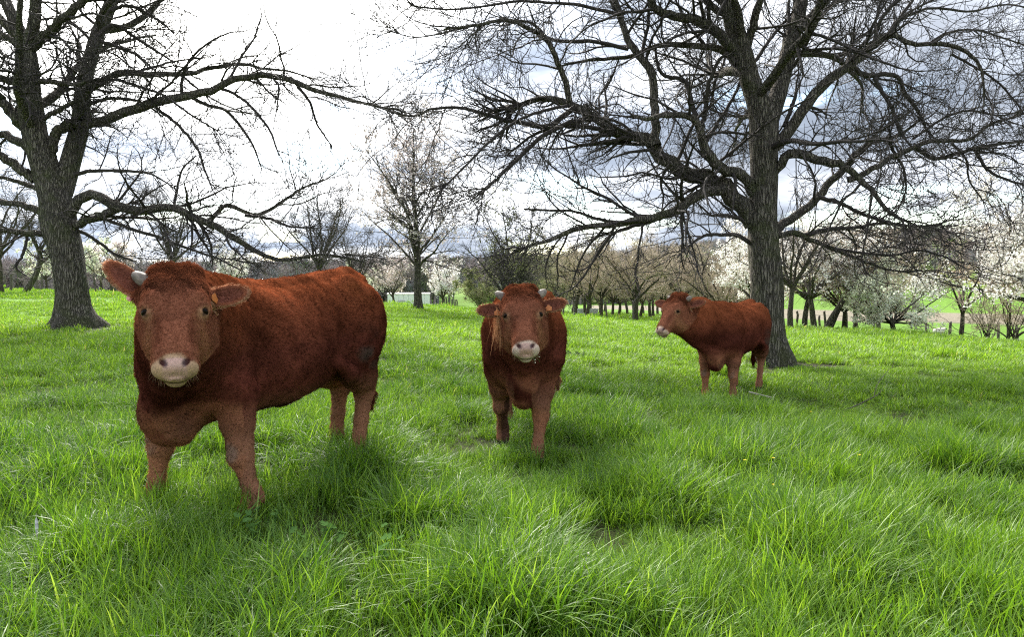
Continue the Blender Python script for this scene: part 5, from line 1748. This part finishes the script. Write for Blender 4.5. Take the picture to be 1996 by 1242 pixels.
def scatter_grass():
    P, Rt, Sc, Vd, Ti = [], [], [], [], []

    def zone(r0, r1, half, n, kinds, s0, s1, tus=None):
        a = np.radians(rng.uniform(-half, half, n))
        r = np.sqrt(rng.uniform(r0 * r0, r1 * r1, n))
        x, y = r * np.sin(a), r * np.cos(a)
        big = fbm(x * .55 + 40, y * .55 + 7, 91, 3)
        sm = fbm(x * 1.9 + 4, y * 1.9 + 70, 92, 2)
        sel = np.ones(n, bool)
        kd = rng.choice(kinds, n)
        sc = rng.uniform(s0, s1, n) * (.35 + .9 * big) * (.28 + 1.45 * sm)
        if tus is not None:
            m = sm > tus
            kd[m] = rng.choice([4, 5, 6, 7, 8], m.sum())
            sc[m] *= .8
            # trampled hollows
            lowm = sm < .30
            sc[lowm] *= .6
        for (tx_, ty_, rad) in ((-2.1, 4.25, .55), (-1.72, 4.25, .5), (-1.0, 5.3, .5), (-1.3, 5.5, .5), (.25, 5.8, .3)):
            k = np.exp(-((x - tx_) ** 2 + (y - ty_) ** 2) / rad ** 2)
            sc = np.maximum(sc, k * 1.05)
        # bare earth at the foot of the trees
        for (tx_, ty_, rad) in ((5.15, 14.4, .62), (-10.6, 18.0, .95), (5.95, 14.15, .6), (6.6, 14.2, .35), (-9.6, 17.3, .4), (-11.8, 17.6, .4)):
            sel &= np.hypot(x - tx_, (y - ty_) * (1.0 if rad > .6 else 1.6)) > rad * rng.uniform(.8, 1.15, n)
        z = ground_z(x, y)
        tint = np.clip(.15 + 1.15 * (fbm(x * .28 + 11, y * .28 + 3, 95, 4) - .25) + .25 * rng.normal(size=n) * .5 + np.clip((r - 7) / 28, 0, .42), 0, 1)
        tint = tint + .55 * (fbm(x * 1.1 + 31, y * 1.1 + 13, 97, 2) - .5) - .22 * np.isin(kd, [4, 5, 6]) + .05
        tint = np.clip(tint, 0, 1)
        P.append(np.stack([x, y, z], 1)[sel])
        lean = .10 + .12 * (r < 10)
        Rt.append(np.stack([rng.normal(size=n) * .12, rng.normal(size=n) * .12, rng.uniform(0, 6.28, n)], 1)[sel])
        Sc.append(sc[sel])
        Vd.append(kd[sel])
        Ti.append(tint[sel])
    zone(1.3, 5.0, 50, 2700, [0, 1, 2, 3, 7], .85, 1.25, .60)
    zone(5.0, 9.0, 46, 5400, [0, 1, 2, 3, 7], .85, 1.25, .62)
    zone(9.0, 17.0, 43, 8000, [0, 1, 2, 3, 9, 10, 11], .75, 1.1, .66)
    zone(13.0, 34.0, 42, 10000, [9, 10, 11], .65, 1.05)
    zone(28.0, 85.0, 42, 9000, [12, 13, 14], .6, 1.0)
    P_ = np.concatenate(P)
    o = instancer('grass', P_, np.concatenate(Rt), np.concatenate(Sc), np.concatenate(Vd), KINDS, np.concatenate(Ti))
    tag(o, 'long lush spring grass covering the pasture', 'grass', kind='stuff')


scatter_grass()
# ------------------------------------------------------------------ small things in the grass
def stick(name, label, pts, rad, mat, cat='branch', side=None):
    """pts: list of (px, dist, height above ground); side: list of further twigs"""
    def to3(q):
        o = []
        for (x, dd, hgt) in q:
            g = on_ground(x, dd)
            g[2] += hgt
            o.append(g)
        return np.array(o)
    P0 = to3(pts)
    base = P0[0].copy()
    bt = []
    Q = catmull(np.concatenate([P0, np.linspace(rad, rad * .4, len(P0))[:, None]], 1), 16)
    bt.append((Q[None, :, :3] - base, Q[None, :, 3], 6))
    V, F_ = tubes(bt)
    root = thing(name, label, cat, tuple(base))
    add_obj('stem', mk_mesh('stem', V, F_), mat, root)
    for s in side or []:
        P1 = to3(s)
        Q = catmull(np.concatenate([P1, np.linspace(rad * .7, rad * .25, len(P1))[:, None]], 1), 10)
        V, F_ = tubes([(Q[None, :, :3] - base, Q[None, :, 3], 5)])
        add_obj('twig', mk_mesh('twig', V, F_), mat, root)


M_STICK = simple_mat('dead_stick', (.06, .05, .042), .9, 30, .3)
M_PALE = simple_mat('pale_stick', (.42, .37, .30), .8, 30, .3)
stick('fallen_branch', 'thin dark fallen branch lying in the grass on the right', [(1666, 8.7, .14), (1695, 8.9, .20), (1718, 9.05, .26), (1722, 9.1, .30)], .007, M_STICK,
      side=[[(1708, 8.98, .22), (1712, 9.2, .32), (1724, 9.5, .42), (1742, 9.8, .52), (1754, 9.9, .50), (1772, 10.0, .62)], [(1743, 9.8, .52), (1747, 9.9, .62)], [(1666, 8.7, .14), (1640, 8.6, .10)]])
stick('pale_stick', 'pale straight stick in the grass at the right cow\'s hind foot', [(1463, 9.9, .17), (1480, 9.8, .16), (1508, 9.65, .14)], .013, M_PALE, 'stick')


def feather():
    g = on_ground(56, 3.55)
    r = thing('feather', 'small grey and white feather in the grass at the lower left', 'feather', (g[0], g[1], g[2] + .13), 0)
    n = 14
    s = np.linspace(0, 1, n)
    cx = np.stack([.02 * s, -.03 * s, .10 * (1 - s) + .01 * np.sin(s * 3)], 1)
    wv = np.array([.9, .3, .1])
    V, Q = [], []
    wd = .008 * np.sin(np.clip(s * 1.05 + .05, 0, 1) * math.pi) ** .6
    for sg in (-1, 0, 1):
        V.append(cx + wv * (wd[:, None] * sg) + np.array([0, 0, .003]) * (1 - abs(sg)))
    V = np.vstack(V)
    for a in (0, 1):
        for k in range(n - 1):
            Q.append((a * n + k, a * n + k + 1, (a + 1) * n + k + 1, (a + 1) * n + k))
    m = simple_mat('feather_vane', (.38, .37, .36), .7, 60, .6)
    add_obj('vane', mk_mesh('vane', V, Q), m, r)
    q = np.concatenate([np.vstack([cx[:1] - [.004, -.006, -.02], cx]), np.full((n + 1, 1), .0012)], 1)
    Vq, Fq = tubes([(q[None, :, :3], q[None, :, 3], 5)])
    add_obj('quill', mk_mesh('quill', Vq, Fq), M_PALE, r)


feather()

M_LEAF = leaf_mat('weed_leaf', (.055, .13, .03), (.12, .22, .06), .3)
M_DOCK = leaf_mat('dark_weed_leaf', (.03, .06, .03), (.09, .13, .08), .2)
M_YEL = simple_mat('buttercup_petal', (.75, .55, .02), .5)
M_WHT = simple_mat('flower_white', (.72, .66, .58), .6, 50, .2)


def round_leaf(rad, lobes, rg):
    """scalloped, slightly cupped leaf blade with thickness of its own shape (fan of triangles)"""
    n = 18
    th = np.linspace(.25, 2 * math.pi - .25, n)
    r = rad * (1 + .16 * np.cos(th * lobes)) * (.9 + .1 * np.cos(th))
    V = np.vstack([[[0, 0, 0]], np.stack([r * np.cos(th), r * np.sin(th), .22 * r * rg.uniform(.6, 1.2, n)], 1)])
    T = [(0, k, k + 1) for k in range(1, n)]
    return V, T


def leaf_plant(name, label, px, dist, n, spread, hgt, lr, mat, seed, cat='plant', lobes=7, group=None):
    rg = np.random.default_rng(seed)
    g = on_ground(px, dist)
    r = thing(name, label, cat, tuple(g), 0, group)
    for k in range(n):
        V, T = round_leaf(rg.uniform(*lr), lobes, rg)
        me = mk_mesh('leaf', V, None, T)
        o = add_obj('leaf', me, mat, r)
        a = rg.uniform(0, 6.28)
        q = spread * math.sqrt(rg.random())
        o.location = (q * math.cos(a), q * math.sin(a), hgt * rg.uniform(.7, 1.15))
        o.rotation_euler = (rg.normal() * .4 + .35, rg.normal() * .4, rg.uniform(0, 6.28))
        st = np.array([[q * math.cos(a) * .35, q * math.sin(a) * .35, 0, .0022], [*o.location, .0014]])
        st = catmull(st, 4)
        Vq, Fq = tubes([(st[None, :, :3], st[None, :, 3], 4)])
        add_obj('stalk', mk_mesh('stalk', Vq, Fq), mat, r)


for k, (x, dd, lab) in enumerate([(508, 3.72, 'round leaved weed in the grass below the left cow\'s brisket, highest of three'), (612, 3.48, 'round leaved weed in the grass at the lower left, middle of three'), (728, 3.52, 'round leaved weed in the grass at the lower left, rightmost of three')]):
    leaf_plant('weed', lab, x, dd, 16, .17, .19, (.018, .030), M_LEAF, 500 + k, lobes=5)
leaf_plant('dark_weed', 'dark leafy weed clump in the field right of the middle cow', 1124, 14.6, 30, .24, .15, (.03, .06), M_DOCK, 520, lobes=3)


def flower(name, label, px, dist, hgt, petals, pr, mat, group=None):
    g = on_ground(px, dist)
    r = thing(name, label, 'flower', tuple(g), 0, group)
    st = catmull(np.array([[0, 0, 0, .0018], [.01, .0, hgt * .5, .0016], [0, .01, hgt, .0012]]), 8)
    V, F_ = tubes([(st[None, :, :3], st[None, :, 3], 5)])
    add_obj('stem', mk_mesh('stem', V, F_), M_LEAF, r)
    for k in range(petals):
        a = k / petals * 6.283
        V = np.array([[0, 0, 0], [pr * .7, -pr * .45, pr * .35], [pr * 1.1, 0, pr * .5], [pr * .7, pr * .45, pr * .35]])
        o = add_obj('petal', mk_mesh('petal', V, [(0, 1, 2, 3)]), mat, r, (0, .01, hgt), (0, 0, a))


for k, (x, dd, h_) in enumerate([(1514, 5.0, .27), (1458, 5.05, .24), (1684, 5.2, .25), (1652, 7.2, .24), (1586, 7.5, .25), (1515, 4.6, .2)]):
    flower('buttercup', 'tiny yellow buttercup in the grass on the right', x, dd, h_, 5, .011, M_YEL, 'buttercups in the grass on the right')


def spike():
    g = on_ground(1143, 3.28)
    r = thing('flower_spike', 'small dried pale flower spike in the grass at the bottom', 'flower', tuple(g), 0)
    st = catmull(np.array([[-.03, 0, .05, .002], [-.01, 0, .14, .0017], [.01, .0, .24, .0012]]), 10)
    V, F_ = tubes([(st[None, :, :3], st[None, :, 3], 5)])
    add_obj('stem', mk_mesh('stem', V, F_), M_PALE, r)
    rg = np.random.default_rng(4)
    V, Q = uv_sphere(7, 5)
    me = mk_mesh('floret', V * [.006, .005, .008], Q)
    me.materials.append(M_WHT)
    for k in range(14):
        p = st[2 + k % 8, :3] + rg.normal(size=3) * .005
        add_obj('floret', me, None, r, tuple(p), (rg.uniform(0, 3), rg.uniform(0, 3), 0))


spike()


def sprig():
    """chewed stems in the middle cow's mouth"""
    rg = np.random.default_rng(12)
    b = px2w(1041, 695, 5.28)
    r = thing('grass_sprig', 'small sprig of pale flowering stems hanging from the middle cow\'s mouth', 'sprig', tuple(b))
    V, Q = uv_sphere(6, 4)
    fl = mk_mesh('floret', V * .0045, Q)
    fl.materials.append(M_WHT)
    for k in range(7):
        d_ = np.array([rg.uniform(-.01, .05), rg.uniform(-.02, .02), rg.uniform(-.05, .0)])
        st = catmull(np.array([[-.03, .03, .015, .0015], [*(d_ * .5 + [0, 0, .006]), .0013], [*d_, .001]]), 7)
        Vs, Fs = tubes([(st[None, :, :3], st[None, :, 3], 4)])
        add_obj('stem', mk_mesh('stem', Vs, Fs), M_LEAF, r)
        for q in range(1 if k < 3 else 0):
            add_obj('floret', fl, None, r, tuple(d_ + rg.normal(size=3) * .006))


sprig()
